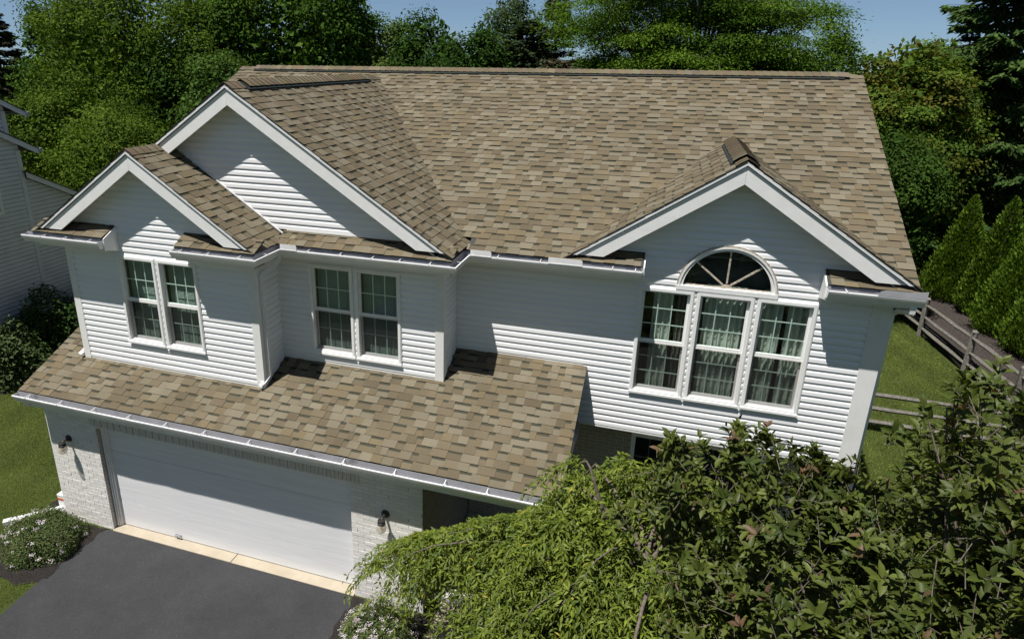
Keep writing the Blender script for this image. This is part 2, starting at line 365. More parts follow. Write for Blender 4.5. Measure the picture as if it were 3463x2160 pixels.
def deck(mb, O, U, V, u0, u1, v0, v1, th=0.03, mi=1):
    O = Vector(O); U = Vector(U).normalized(); V = Vector(V).normalized(); Nn = U.cross(V)
    P = lambda u, v: O + U * u + V * v - Nn * 0.002
    mb.prism([P(u0, v0), P(u1, v0), P(u1, v1), P(u0, v1)], -Nn * th, mi)
RM = ['shingle', 'dark_edge']

# main roof
def keep_main(c):
    if c.y < YC and (c.x < 6.15 or 8.76 < c.x < 11.07): return False
    if c.x < 6.15 and c.z < gz(GB, c.x) - 0.12: return False
    if c.z < gz(GC, c.x) - 0.12 and c.y > YC: return False
    return True
rf = MB(); O = (XML, 1.634, mainz(1.634)); L = math.hypot(1, SM); VL = (YMR - 1.634) * L
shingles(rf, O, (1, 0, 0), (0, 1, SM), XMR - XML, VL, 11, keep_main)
yc_v = (YC + 0.02 - 1.634) * L
deck(rf, O, (1, 0, 0), (0, 1, SM), 0.02, XMR - XML - 0.012, yc_v, VL)
for a, b in ((6.15, 8.76), (11.07, XMR - 0.012)): deck(rf, O, (1, 0, 0), (0, 1, SM), a - XML + .03 * (a < 7), b - XML, 0.012, yc_v)
rf.prism([(XML + .02, YMR, ZMR - .01), (XMR - .012, YMR, ZMR - .01), (XMR - .012, YMR + 5.3, ZMR - 5.3 * SM), (XML + .02, YMR + 5.3, ZMR - 5.3 * SM)], (0, 0, -.03), 1)
main_roof = H(rf, 'main_roof', RM, attr=True)
# ridge caps on a vent strip
def ridge(par, p0, p1, sl, sr, vent, seed):
    """caps along p0->p1, sl/sr: slopes on the left and right of the travel, vent=(start,end) distances"""
    rnd = random.Random(seed); p0 = Vector(p0); p1 = Vector(p1); d = (p1 - p0); ln = d.length; d.normalize()
    side = d.cross(Vector((0, 0, 1))).normalized()
    dl_ = (-side - Vector((0, 0, sl))).normalized(); dr_ = (side - Vector((0, 0, sr))).normalized(); upv = Vector((0, 0, 1))
    if vent:
        v = MB(); a = p0 + d * vent[0]; b = p0 + d * vent[1]
        for dv in (dl_, dr_):
            nn = upv - dv * upv.dot(dv); nn.normalize()
            q = [a + dv * 0.02 + nn * .015, a + dv * 0.200 + nn * .018, b + dv * 0.200 + nn * .018, b + dv * 0.02 + nn * .015]
            if (q[1] - q[0]).cross(q[2] - q[1]).dot(nn) < 0: q = q[::-1]
            v.prism([x + nn * 0.017 for x in q], -nn * 0.03)
        H(v, 'ridge_vent', 'bronze_vent', par)
    c = MB(); n = int(ln / 0.14)
    for i in range(n + 1):
        s0 = i * 0.14; s1 = min(s0 + 0.19, ln)
        if s1 - s0 < 0.15: continue
        inv = vent and vent[0] - 0.02 <= s0 and s0 < vent[1]
        base = 0.046 if inv else 0.014
        col = tuple(x * rnd.uniform(0.93, 1.07) for x in rnd.choice(PAL[:6]))
        hw = 0.155 + rnd.uniform(-.004, .004)
        a, b = p0 + d * s0, p0 + d * s1; A = base + 0.014; B = base + 0.001
        for dv, sg in ((dl_, -1), (dr_, 1)):
            nn = upv - dv * upv.dot(dv); nn.normalize()
            T = [a + upv * A * 1.08, a + dv * hw * .5 + nn * (A + 0.004), a + dv * hw + nn * A, b + dv * hw + nn * B, b + dv * hw * .5 + nn * (B + .004), b + upv * B * 1.08]
            Bt = [p - nn * 0.008 for p in T]
            fs = [(0, 1, 4, 5), (1, 2, 3, 4)]
            es = [(0, 1), (1, 2), (2, 3)]
            if sg < 0: fs = [f[::-1] for f in fs]
            c.add(T, fs, 0, col)
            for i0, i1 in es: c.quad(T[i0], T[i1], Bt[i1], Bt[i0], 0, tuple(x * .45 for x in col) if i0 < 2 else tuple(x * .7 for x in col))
    H(c, 'ridge_cap', 'shingle', par, attr=True)
ridge(main_roof, (XML, YMR, ZMR), (XMR, YMR, ZMR), SM, SM, (0.42, XMR - XML - 0.32), 3)

# the three gables: roof, caps, rake boards, soffit
def gable(g, yback, xe_l, xe_r, seed, keep=None, vent=None, cut=5.56, hood=True):
    r = MB(); z = g['z'] - 0.022; y0 = g['y'] - 0.03; t = g['t']; q = math.hypot(1, t)
    lr_ = (xe_r - g['xp']) * q; ll_ = (g['xp'] - xe_l) * q
    Or = (xe_r, y0, z - t * (xe_r - g['xp'])); Ol = (xe_l, yback, z - t * (g['xp'] - xe_l))
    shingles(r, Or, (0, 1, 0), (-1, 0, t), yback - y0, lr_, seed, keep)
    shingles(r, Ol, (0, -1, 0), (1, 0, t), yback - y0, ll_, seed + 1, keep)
    deck(r, Or, (0, 1, 0), (-1, 0, t), 0.012, yback - y0, 0.012, lr_)
    deck(r, Ol, (0, -1, 0), (1, 0, t), 0, yback - y0 - 0.012, 0.012, ll_)
    ro = H(r, 'gable_roof', RM, attr=True)
    ridge(ro, (g['xp'], y0, z), (g['xp'], yback - (.14 if yback > 4 else .02), z), t, t, vent, seed + 2)
    yf = g['y']; zt = g['z'] - 0.045
    for sgn in (-1, 1):
        b = MB(); xp = g['xp']
        def P(dx, z_): return (xp + sgn * dx, yf, z_)
        ztop = zt - 0.042; bw = 0.235
        dxt = (ztop - cut) / t; dxb = (ztop - bw - cut) / t
        poly = [P(0.0012, ztop), P(0.0012, ztop - bw), P(dxb, cut), P(dxt, cut)]
        if sgn < 0: poly = poly[::-1]
        poly = poly[::-1] if (Vector(poly[1]) - Vector(poly[0])).cross(Vector(poly[2]) - Vector(poly[1])).y > 0 else poly
        b.prism(poly, (0, 0.03, 0))
        bo = H(b, 'rake_board', 'white_trim')
        e = MB()                                   # metal drip edge: proud strip on top of the board
        for (za, zb, pr) in ((zt + 0.012, zt - 0.030, 0.022), (zt - 0.030, zt - 0.042, 0.006)):
            pts = [(0, za), (0, zb), ((zb - cut) / t, cut), ((za - cut) / t, cut)]
            poly = [(xp + sgn * dx, yf - pr, z_) for dx, z_ in pts]
            if (Vector(poly[1]) - Vector(poly[0])).cross(Vector(poly[2]) - Vector(poly[1])).y > 0: poly = poly[::-1]
            e.prism(poly, (0, 0.03 + pr, 0), 0 if pr > .01 else 1)
        H(e, 'drip_edge', ['gutter_paint', 'dark_edge'], bo)
        s = MB()                                   # sloped soffit behind the board
        zs = ztop - 0.13; dx1 = (zs - cut + 0.1) / t; yw = yf + OH
        a_, b_ = (xp, yf + 0.031, zs), (xp + sgn * dx1, yf + 0.031, zs - t * dx1)
        c_, d_ = (xp + sgn * dx1, yw, zs - t * dx1), (xp, yw, zs)
        s.prism([a_, b_, c_, d_] if sgn > 0 else [d_, c_, b_, a_], (0, 0, 0.012))
        s.prism([(p[0], p[1], p[2]) for p in ([(xp, yw - .03, zs - .001), (xp + sgn * dx1, yw - .03, zs - t * dx1 - .001), (xp + sgn * dx1, yw - .03, zs - t * dx1 - .03), (xp, yw - .03, zs - .03)])], (0, 0.014, 0))
        H(s, 'rake_soffit', 'soffit')
    return ro
XEA = XAR + 0.235; XEB = XBR + 0.235
keepB = lambda c: not (c.y > YC and c.z < mainz(c.y) - 0.1)
gable(GA, YB - 0.012, -0.835, XEA, 21, None, None, cut=5.555)
gable(GB, 6.55, -0.907, XEB, 31, keepB, (0.36, 4.7), cut=5.60)
gable(GC, 4.86, GC['xp'] - 2.26, GC['xp'] + 2.21, 41, keepB, (0.30, 2.45), cut=5.575)

# small return roofs in front of the walls
def pent(yw, x0, x1, seed):
    p = MB(); O = (x0, yw - 0.31, 5.504 - SM * 0.03); ln = 0.31 * L
    shingles(p, O, (1, 0, 0), (0, 1, SM), x1 - x0, ln, seed); deck(p, O, (1, 0, 0), (0, 1, SM), 0.01, x1 - x0 - 0.01, 0.01, ln)
    H(p, 'return_roof', RM, attr=True)
pent(YA, -0.93, 0.54, 51); pent(YA, 1.91, XEA, 52); pent(YB, XEA - 0.05, XEB, 53)
def cheek(x, yw, side):
    c = MB(); zt = 5.504 - SM * 0.03
    poly = [(x, yw - 0.30, 5.29), (x, yw - 0.004, 5.21), (x, yw - 0.004, zt + SM * 0.305 - 0.012), (x, yw - 0.30, zt - 0.012)]
    c.prism(poly if side > 0 else poly[::-1], (-0.02 * side, 0, 0)); H(c, 'return_end_board', 'white_trim')
cheek(0.56, YA, 1); cheek(1.89, YA, -1); cheek(8.78, YC, 1); cheek(11.05, YC, -1)

# lower roof over the garage and porch
lo = MB(); ye0 = YE + 0.125
def keep_low(c):
    return not ((XAL + .02 < c.x < XAR - .02 and c.y > YA + .1) or (XAR - .1 < c.x < XBR - .02 and c.y > YB + .1) or (c.y > YC + .05))
Ll = math.hypot(1, SE); O = (XEL + 0.02, ye0, lowz(ye0) - 0.012)
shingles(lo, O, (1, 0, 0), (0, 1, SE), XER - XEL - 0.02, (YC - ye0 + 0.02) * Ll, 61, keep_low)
deck(lo, O, (1, 0, 0), (0, 1, SE), 0.012, XER - XEL - 0.032, 0.012, (YC - ye0) * Ll)
H(lo, 'lower_roof', RM, attr=True)
for x0, x1 in ((XEL + 0.03, XEL + 0.06), (XER - 0.06, XER - 0.028)):     # its rake boards
    b = MB(); ya_, yb_ = -0.24, YC
    b.prism([(x0, ya_, lowz(ya_) - 0.05), (x0, ya_, lowz(ya_) - 0.20), (x0, yb_, lowz(yb_) - 0.20), (x0, yb_, lowz(yb_) - 0.05)], (x1 - x0, 0, 0))
    H(b, 'rake_board', 'white_trim')
b = MB()      # sloped underside (porch ceiling and garage soffit)
b.box(XEL + 0.06, XER - 0.06, -0.21, YC + 0.5, 2.50, 2.52)
H(b, 'soffit', 'soffit')
b = MB(); b.box(XEL + 0.06, XER - 0.06, -0.24, -0.215, 2.50, 2.715); H(b, 'fascia', 'white_trim')
for nm, x0, x1, yw in (('fascia', -0.83, 0.54, YA), ('fascia', 1.91, XAR + .205, YA), ('fascia', XAR + .205, XBR + .205, YB), ('fascia', XBR + .205, 8.76, YC), ('fascia', 11.07, 12.09, YC)):
    b = MB(); b.box(x0, x1, yw - FO + .001, yw - FO + 0.022, 5.27, 5.45); b.box(x0, x1, yw - FO + .022, yw - .002, 5.27, 5.285, 1)
    H(b, nm, ['white_trim', 'soffit'])
for x, y0, y1 in ((XAR + .183, YA - FO + .024, YB - FO), (XBR + .183, YB - FO + .024, YC - FO)):
    b = MB(); b.box(x, x + .022, y0, y1, 5.27, 5.45); b.box(x - .18, x - .001, y0 + .26, y1 + .26, 5.272, 5.284, 1); H(b, 'fascia', ['white_trim', 'soffit'])

# gutters
PROF_O = [(0.0, 0.03), (0.0, -0.118), (0.078, -0.118), (0.090, -0.085), (0.119, -0.040), (0.127, -0.012), (0.127, 0.0), (0.112, 0.002)]
def gutter(path, z, straps, guards=(), hw=0):
    n = len(path); pts = [Vector((p[0], p[1])) for p in path]; nr = []
    for i in range(n):
        v = Vector((0, 0))
        if i > 0: d = (pts[i] - pts[i - 1]).normalized(); v += Vector((d.y, -d.x))
        if i < n - 1: d = (pts[i + 1] - pts[i]).normalized(); v += Vector((d.y, -d.x)) if i == 0 or (pts[i] - pts[i - 1]).normalized().dot(d) < .9 else Vector((0, 0))
        nr.append(v)
    # subdivide long runs so that the metal can sag and wander a little
    P2, N2 = [], []
    rnd = random.Random(int(z * 100) + n)
    for i in range(n - 1):
        k = max(1, int((pts[i + 1] - pts[i]).length / 0.35))
        for j in range(k):
            f = j / k; P2.append(pts[i].lerp(pts[i + 1], f))
            if j == 0: N2.append((nr[i], 0))
            else:
                d = (pts[i + 1] - pts[i]).normalized(); N2.append((Vector((d.y, -d.x)), rnd.uniform(-1, 1)))
    P2.append(pts[-1]); N2.append((nr[-1], 0))
    b = MB(); m = len(PROF_O)
    inner = [(max(o - 0.003, 0.003) if o > .01 else 0.003, zz + (0.003 if zz < -.1 else 0)) for o, zz in PROF_O]
    inner[0] = (0.003, 0.03)
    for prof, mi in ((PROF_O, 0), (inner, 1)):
        vs = []
        for p, (nn, wv) in zip(P2, N2):
            for i_, (o, zz) in enumerate(prof):
                oo = o + (wv * hw if i_ > 3 else 0)
                q = p + nn * oo; vs.append((q.x, q.y, z + zz + (wv * hw * .4 if i_ > 3 else 0)))
        fs = []
        for i in range(len(P2) - 1):
            for k in range(m - 1):
                f = (i * m + k, (i + 1) * m + k, (i + 1) * m + k + 1, i * m + k + 1); fs.append(f[::-1] if mi == 0 else f)
        b.add(vs, fs, mi)
        if mi == 1:      # the lip on top is painted
            for k in range(len(fs)):
                if k % (m - 1) >= m - 3: b.m[-len(fs) + k] = 0
    for e in (0, -1):    # end caps
        p, (nn, _) = P2[e], N2[e]; d = (pts[1] - pts[0] if e == 0 else pts[-1] - pts[-2]).normalized() * (0.003 if e == 0 else -0.003)
        poly = [(p.x + nn.x * o, p.y + nn.y * o, z + zz) for o, zz in PROF_O[:7]] + [(p.x, p.y, z)]
        poly[0] = (p.x, p.y, z + 0.002); poly.pop()
        b.prism(poly, (d.x, d.y, 0), 0)
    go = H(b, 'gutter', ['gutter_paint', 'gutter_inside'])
    for (x, y, nx, ny) in straps:
        s = MB(); s.bar((x + nx * .004, y + ny * .004, z + .012), (x + nx * .124, y + ny * .124, z + .006), 0.010, 0.003)
        s.bar((x + nx * .012, y + ny * .012, z + .012), (x + nx * .095, y + ny * .095, z - .05), 0.008, 0.003)
        s.bar((x + nx * .108, y + ny * .108, z + .008), (x + nx * .13, y + ny * .13, z + .008), 0.014, 0.005)
        H(s, 'gutter_strap', 'gutter_paint', go)
    for (x0, x1, y) in guards:
        s = MB(); r_ = 0.018
        poly = [(x0, y, z), (x1, y, z), (x1, y, z + .09 - r_), (x1 - r_, y, z + .09), (x0 + .004, y, z + .09)]
        s.prism(poly, (0, 0.003, 0)); s.bar((x0, y - .001, z + .003), (x1, y - .001, z + .003), .006, .012)
        H(s, 'splash_guard', 'gutter_paint', go)
    return go
ra = YA - FO; rb = YB - FO; rc = YC - FO; XA2 = XAR + .205; XB2 = XBR + .205
gutter([(-1.037, ra), (0.54, ra)], ZG, [(x, ra, 0, -1) for x in (-0.62, -0.18, 0.32)])
gutter([(1.91, ra), (XA2, ra), (XA2, rb), (XB2, rb), (XB2, rc), (8.76, rc)], ZG,
       [(x, ra, 0, -1) for x in (2.06, 2.55, 3.1)] + [(XA2, ra + .2, 1, 0)] + [(x, rb, 0, -1) for x in (3.88, 4.42, 4.95, 5.38, 5.85)] + [(XB2, rb + .14, 1, 0)] + [(x, rc, 0, -1) for x in (6.68, 7.32, 8.35, 8.66)],
       [(XA2 + .135, XA2 + .42, rb - .127), (XB2 + .135, XB2 + .46, rc - .127), (7.44, 7.93, rc - .127)])
gr = gutter([(11.07, rc), (12.15, rc)], ZG, [(11.28, rc, 0, -1)])
s = MB(); s.prism([(11.62, rc - .129, ZG), (12.15, rc - .129, ZG), (12.15, rc - .129, ZG + .11), (12.0, rc - .129, ZG + .085), (11.7, rc - .129, ZG + .08), (11.64, rc - .129, ZG + .06)], (0, .003, 0)); H(s, 'splash_guard', 'gutter_inside', gr)
gutter([(XEL, -0.238), (XER, -0.238)], ZE, [(x, -0.238, 0, -1) for x in (-1.02, -.32, .38, 1.1, 1.82, 2.55, 3.36, 4.16, 4.95, 5.75, 6.5, 7.1, 7.85)], hw=0.006)

# siding
SH = 0.1016
def siding(name, org, U, Nrm, z0, z1, xl, xr, holes=(), arch=None, marks=()):
    b = MB(); org = Vector((org[0], org[1], 0)); U = Vector(U); Nv = Vector(Nrm)
    P = lambda u, z, d: org + U * u + Nv * d + Vector((0, 0, z))
    br = sorted(set([h[2] for h in holes] + [h[3] for h in holes] + list(marks)))
    k = 0
    flip = U.cross(Vector((0, 0, 1))).dot(Nv) < 0
    def q(*p): b.quad(*(p[::-1] if flip else p))
    while z0 + k * SH < z1 - 0.004:
        c0 = z0 + k * SH; c1 = min(c0 + SH, z1); k += 1
        def dep(z):
            f = (z - c0) / SH
            return 0.0225 - 0.002 * f / 0.42 if f < 0.42 else (0.0205 - 0.0025 * (f - .42) / .12 if f < .54 else (0.018 - (f - .54) / .21 * .012 if f < .75 else .006 - (f - .75) / .25 * .005))
        cuts = [c0, c0 + SH * 0.42, c0 + SH * .54, c0 + SH * .75, c1] + [z for z in br if c0 < z < c1]
        if arch: cuts += [c0 + SH * f for f in (.125, .25, .375, .875)]
        cuts = sorted(set(round(z, 5) for z in cuts if z <= c1 + 1e-6))
        first = True
        for za, zb in zip(cuts[:-1], cuts[1:]):
            if zb - za < 1e-4: continue
            zm = (za + zb) / 2
            iv = [((xl(za), xl(zb)), (xr(za), xr(zb)))]
            hs = [((h[0], h[0]), (h[1], h[1])) for h in holes if h[2] - 1e-4 < zm < h[3] + 1e-4]
            if arch:
                a = arch(zm)
                if a: hs.append(((a[0],) * 2, (a[1],) * 2))
            for h in hs:
                nv = []
                for i0, i1 in iv:
                    if h[0][0] > i0[0] and h[1][0] < i1[0]: nv += [(i0, h[0]), (h[1], i1)]
                    elif h[1][0] <= i0[0] or h[0][0] >= i1[0]: nv.append((i0, i1))
                    elif h[0][0] > i0[0]: nv.append((i0, h[0]))
                    elif h[1][0] < i1[0]: nv.append((h[1], i1))
                iv = nv
            for (l0, l1), (r0, r1) in iv:
                if r0 - l0 < 0.002 and r1 - l1 < 0.002: continue
                q(P(l0, za, dep(za)), P(r0, za, dep(za)), P(r1, zb, dep(zb)), P(l1, zb, dep(zb)))
                if first: q(P(l0, za, 0.001), P(r0, za, 0.001), P(r0, za, dep(za)), P(l0, za, dep(za)))
            first = False
    return H(b, name, 'siding')
cst = lambda v: (lambda z: v)
def tri(g, lo, hi, drop=0.15):
    xl = lambda z: lo if z < 5.45 and lo > -.45 or z < 5.2 else max(lo, min(g['xp'], g['xp'] - (g['z'] - drop - z) / g['t']))
    xr = lambda z: hi if z < 5.2 else min(hi, max(g['xp'], g['xp'] + (g['z'] - drop - z) / g['t']))
    return xl, xr
def units(x0, x1, n, gap=0.03):
    wd = (x1 - x0 - gap * (n - 1)) / n; return [(x0 + i * (wd + gap), x0 + i * (wd + gap) + wd) for i in range(n)]
WA = units(0.4816, 2.0431, 2); WB = units(3.6675, 5.2534, 2); WC = units(8.7341, 11.0773, 3)
ZW0, ZW1 = 3.603, 5.145; ZWC0, ZWC1 = 3.4212, 5.125
hole = lambda us, z0, z1: [(a + .03, b - .03, z0 + .03, z1 - .03) for a, b in us]
cw = 0.115
xl, xr = tri(GA, XAL + cw, XAR - cw)
siding('siding_wall', (0, YA), (1, 0, 0), (0, -1, 0), lowz(YA) + 0.035, GA['z'] - 0.15, xl, xr, hole(WA, ZW0, ZW1))
siding('siding_wall', (0, YB), (1, 0, 0), (0, -1, 0), lowz(YB) + 0.035, 5.45, cst(XAR), cst(XBR - cw), hole(WB, ZW0, ZW1))
xl, xr = tri(GB, -0.5, 6.0)
siding('gable_siding', (0, YB), (1, 0, 0), (0, -1, 0), 5.66, GB['z'] - 0.15, xl, xr)
xl, xr = tri(GC, XBR, XCR - .205)
AX, AZ, AR = 9.8944, 5.165, 0.665
def archf(z):
    if AZ + 0.01 < z < AZ + AR - 0.06: h = math.sqrt((AR - 0.055) ** 2 - (z - AZ) ** 2); return (AX - h, AX + h)
siding('siding_wall', (0, YC), (1, 0, 0), (0, -1, 0), ZC0 + 0.03, GC['z'] - 0.15, xl, xr, hole(WC, ZWC0, ZWC1), archf)
siding('siding_wall', (XAR, 0), (0, 1, 0), (1, 0, 0), lowz(YA) + 0.035, 5.45, lambda z: max(YA + .1, YA + min((z - lowz(YA)) / SE - .05, 9) * 0), cst(YB))
siding('siding_wall', (XBR, 0), (0, 1, 0), (1, 0, 0), lowz(YB) + 0.035, 5.45, cst(YB + .1), cst(YC))
siding('siding_wall', (XCR, 0), (0, 1, 0), (1, 0, 0), ZC0 + 0.03, 5.4, cst(YC + .1), cst(11.9))
# plain walls of the unseen sides and the upper-floor underside
b = MB(); b.box(XAL - .02, XAL, YA, 11.9, 2.6, 5.6); b.box(XAL, XCR, 11.85, 11.9, 0, 5.6); b.box(XCR - .03, XCR - .001, YC + .02, 11.85, ZC0, 5.6)
b.box(XBR + 0.2, XCR, YC + .02, YC + .6, ZC0, ZC0 + .03); H(b, 'rear_wall', 'siding')
# trims: starter strips, corner boards, inside corners
b = MB(); b.box(XAL + cw, XAR - cw, YA - .016, YA, lowz(YA) - .01, lowz(YA) + 0.033); b.box(XAR, XBR - cw, YB - .016, YB, lowz(YB) - .01, lowz(YB) + .033)
b.box(XBR + .02, 8.02, YC - .016, YC, lowz(YC) - .03, lowz(YC) + .033); b.box(8.02, XCR - cw, YC - .018, YC, ZC0 - .01, ZC0 + .028)
H(b, 'base_trim', 'vinyl_white')
def corner(x0, x1, y, z0, z1, yb_, xs):
    b = MB(); b.box(x0, x1, y - .026, y, z0, z1)
    for xx in xs: b.box(xx - .0 if xx == x1 else xx - .026, xx + .026 if xx == x1 else xx, y - .026, y + .10, z0 - .02, z1)
    H(b, 'corner_board', 'white_trim')
def cbox(name, *bx):
    b = MB()
    for q_ in bx: b.box(*q_)
    return H(b, name, 'white_trim')
cbox('corner_board', (XAL - .026, XAL + cw, YA - .026, YA - .001, lowz(YA) - .02, 5.268), (XAL - .026, XAL - .001, YA, YA + .1, lowz(YA) - .02, 5.268))
cbox('corner_board', (XAR - cw, XAR + .026, YA - .026, YA - .001, lowz(YA) - .02, 5.268), (XAR + .001, XAR + .026, YA, YA + .1, lowz(YA) - .02, 5.268))
cbox('corner_board', (XBR - cw, XBR + .026, YB - .026, YB - .001, lowz(YB) - .02, 5.268), (XBR + .001, XBR + .026, YB, YB + .1, lowz(YB) - .02, 5.268))
cbox('corner_board', (XCR - .205, XCR + .026, YC - .026, YC - .001, ZC0 - .03, 5.268), (XCR + .001, XCR + .026, YC, YC + .1, ZC0 - .03, 5.268))
cbox('inside_corner', (XAR + .017, XAR + .04, YB - .036, YB - .014, lowz(YB), 5.268)); cbox('inside_corner', (XBR + .017, XBR + .04, YC - .036, YC - .014, lowz(YC), 5.268))
b = MB()   # white flashing where the small gable roof meets the big gable wall
for sg in (1,):
    z_ = GA['z'] - .022
    b.prism([(GA['xp'] + .05, YB - .03, z_ + .03 - .05 * .6745), (GA['xp'] + .05, YB - .03, z_ + .055 - .05 * .6745), (XEA, YB - .03, z_ + .055 - (XEA - GA['xp']) * .6745), (XEA, YB - .03, z_ + .03 - (XEA - GA['xp']) * .6745)][::-1], (0, .02, 0))
b.box(XEA, XEB - .35, YB - .024, YB - .001, 5.645, 5.668)
H(b, 'flashing', 'vinyl_white')

# windows
def dh_window(x0, x1, z0, z1, y, nx, nz):
    """double-hung unit: frame > sashes, panes, muntins, insect screen"""
    f = MB(); cz = 0.05; pr = y - 0.034; bk = y + 0.09
    def ring(b, x0, x1, z0, z1, w_, ya, yb_, mi=0, wb=None, wt=None):
        wb = wb or w_; wt = wt or w_
        b.box(x0, x0 + w_, ya, yb_, z0, z1, mi); b.box(x1 - w_, x1, ya, yb_, z0, z1, mi)
        b.box(x0 + w_, x1 - w_, ya, yb_, z0, z0 + wb, mi); b.box(x0 + w_, x1 - w_, ya, yb_, z1 - wt, z1, mi)
    ring(f, x0, x1, z0, z1, cz, pr, y + 0.0, 0); ring(f, x0 + .012, x1 - .012, z0 + .012, z1 - .012, .04, pr - .008, pr, 0)
    ring(f, x0 + .03, x1 - .03, z0 + .03, z1 - .03, .022, y + .001, bk, 0)
    wo = H(f, 'window', 'vinyl_white')
    s = MB(); s.box(x0 - .006, x1 + .006, pr - .022, pr - .009, z0 - .012, z0 + .022); H(s, 'sill', 'vinyl_white', wo)
    zm = (z0 + z1) / 2; ix0, ix1 = x0 + .052, x1 - .052
    for up_, za, zb, ys in ((1, zm - .018, z1 - .052, y + .012), (0, z0 + .052, zm + .014, y + .046)):
        sb = MB(); ring(sb, ix0, ix1, za, zb, .036, ys, ys + .03, 0, wb=.042); H(sb, 'sash', 'vinyl_white', wo)
        gx0, gx1, gz0, gz1 = ix0 + .036, ix1 - .036, za + .042, zb - .036; yg = ys + .016
        p = MB(); p.quad((gx0, yg, gz0), (gx1, yg, gz0), (gx1, yg, gz1), (gx0, yg, gz1)); H(p, 'pane', 'window_glass', wo)
        m = MB()
        for i in range(1, nx):
            xm = gx0 + (gx1 - gx0) * i / nx; m.box(xm - .0075, xm + .0075, yg + .003, yg + .009, gz0, gz1)
        for i in range(1, nz):
            zz = gz0 + (gz1 - gz0) * i / nz
            for k in range(nx):
                xa = gx0 + (gx1 - gx0) * k / nx + (.008 if k else 0); xb = gx0 + (gx1 - gx0) * (k + 1) / nx - (.008 if k < nx - 1 else 0)
                m.box(xa, xb, yg + .003, yg + .009, zz - .0075, zz + .0075)
        H(m, 'muntin', 'vinyl_white', wo)
        if not up_:
            sc = MB(); sc.quad((ix0, y + .010, za), (ix1, y + .010, za), (ix1, y + .010, zb - .035), (ix0, y + .010, zb - .035)); H(sc, 'insect_screen', 'insect_mesh', wo)
            sc = MB(); ring(sc, ix0, ix1, z0 + .052, zm - .019, .016, y + .004, y + .0095); H(sc, 'screen_frame', 'soffit', wo)
    return wo
for a, b_ in WA: dh_window(a, b_, ZW0, ZW1, YA, 3, 2)
for a, b_ in WB: dh_window(a, b_, ZW0, ZW1, YB, 3, 2)
for a, b_ in WC: dh_window(a, b_, ZWC0, ZWC1, YC, 3, 3)
b = MB()     # head flashings and mull strips
for us, zt, yy in ((WA, ZW1, YA), (WB, ZW1, YB), (WC, ZWC1, YC)):
    for (p, q_), (r_, s_) in zip(us[:-1], us[1:]):
        b.box(q_ + .003, r_ - .003, yy - .02, yy + .05, zt - (ZW1 - ZW0 if yy != YC else ZWC1 - ZWC0) - .02, zt)
        k = zt - 1.5
        while k < zt - .03: b.box(q_ + .004, r_ - .004, yy - .028, yy - .0195, k, k + .05); k += .1016
        H(b, 'mullion', 'vinyl_white'); b = MB()
# rooms behind the glass
def room(x0, x1, y0, y1, z0, z1):
    b = MB(); b.box(x0, x1, y0, y1, z0, z1); b.f = [f[::-1] for f in b.f]
    keepf = [i for i, f in enumerate(b.f) if i != 2]; b.f = [b.f[i] for i in keepf]; b.m = [0] * 5; b.c = b.c[:5]
    H(b, 'room', 'room_wall')
room(XAL + .1, XAR - .1, YA + .11, YA + 2.6, 3.25, 5.3); room(XAR + .1, XBR - .1, YB + .11, YB + 2.6, 3.25, 5.3); room(XBR + .5, XCR - .15, YC + .11, YC + 2.0, 2.85, 5.14)
# arched window
a = MB(); n = 28
def arc(r, y, z_off=0): return [(AX + r * math.cos(math.pi * i / n), y, AZ + r * math.sin(math.pi * i / n)) for i in range(n + 1)]
def ringp(b, ro, ri, y0, y1, mi):
    A, B, C_, D_ = arc(ro, y0), arc(ri, y0), arc(ro, y1), arc(ri, y1)
    o = len(b.v); b.v += A + B + C_ + D_; m = n + 1
    for i in range(n):
        for f in ((i, i + 1, m + i + 1, m + i), (i, 2 * m + i, 2 * m + i + 1, i + 1), (m + i, m + i + 1, 3 * m + i + 1, 3 * m + i)):
            b.f.append(tuple(o + k for k in f)); b.m.append(mi); b.c.append((.5,) * 3)
ringp(a, AR, AR - .022, YC - .036, YC, 1); ringp(a, AR - .022, AR - .045, YC - .040, YC + .01, 0); ringp(a, AR - .045, AR - .085, YC - .024, YC + .08, 0)
a.box(AX - AR, AX + AR, YC - .044, YC + .08, AZ - .03, AZ + .035, 0)
AW = H(a, 'arched_window', ['vinyl_white', 'weathered_frame'])
a = MB(); pts = arc(AR - .083, YC + .03); a.add([(AX, YC + .03, AZ + .03)] + pts, [(0, i + 1, i + 2) for i in range(n)]); H(a, 'pane', 'window_glass', AW)
a = MB()
for th in (42, 90, 138):
    a.bar((AX + .07 * math.cos(R(th)), YC + .018, AZ + .04 + .07 * math.sin(R(th))), (AX + (AR - .085) * math.cos(R(th)), YC + .018, AZ + (AR - .085) * math.sin(R(th))), .022, .02, upv=(0, 1, 0))
a.prism([(AX + .085 * math.cos(R(t_)), YC + .004, AZ + .032 + .06 * math.sin(R(t_))) for t_ in range(0, 181, 20)][::-1], (0, .02, 0)); a.box(AX - AR + .09, AX + AR - .09, YC + .012, YC + .032, AZ + .035, AZ + .05)
H(a, 'spoke', 'weathered_frame', AW)
a = MB(); a.quad((AX - .7, YC + .17, AZ - .05), (AX + .7, YC + .17, AZ - .05), (AX + .7, YC + .24, AZ + .72), (AX - .7, YC + .24, AZ + .72)); H(a, 'sun_shade', 'dark_shade', AW)

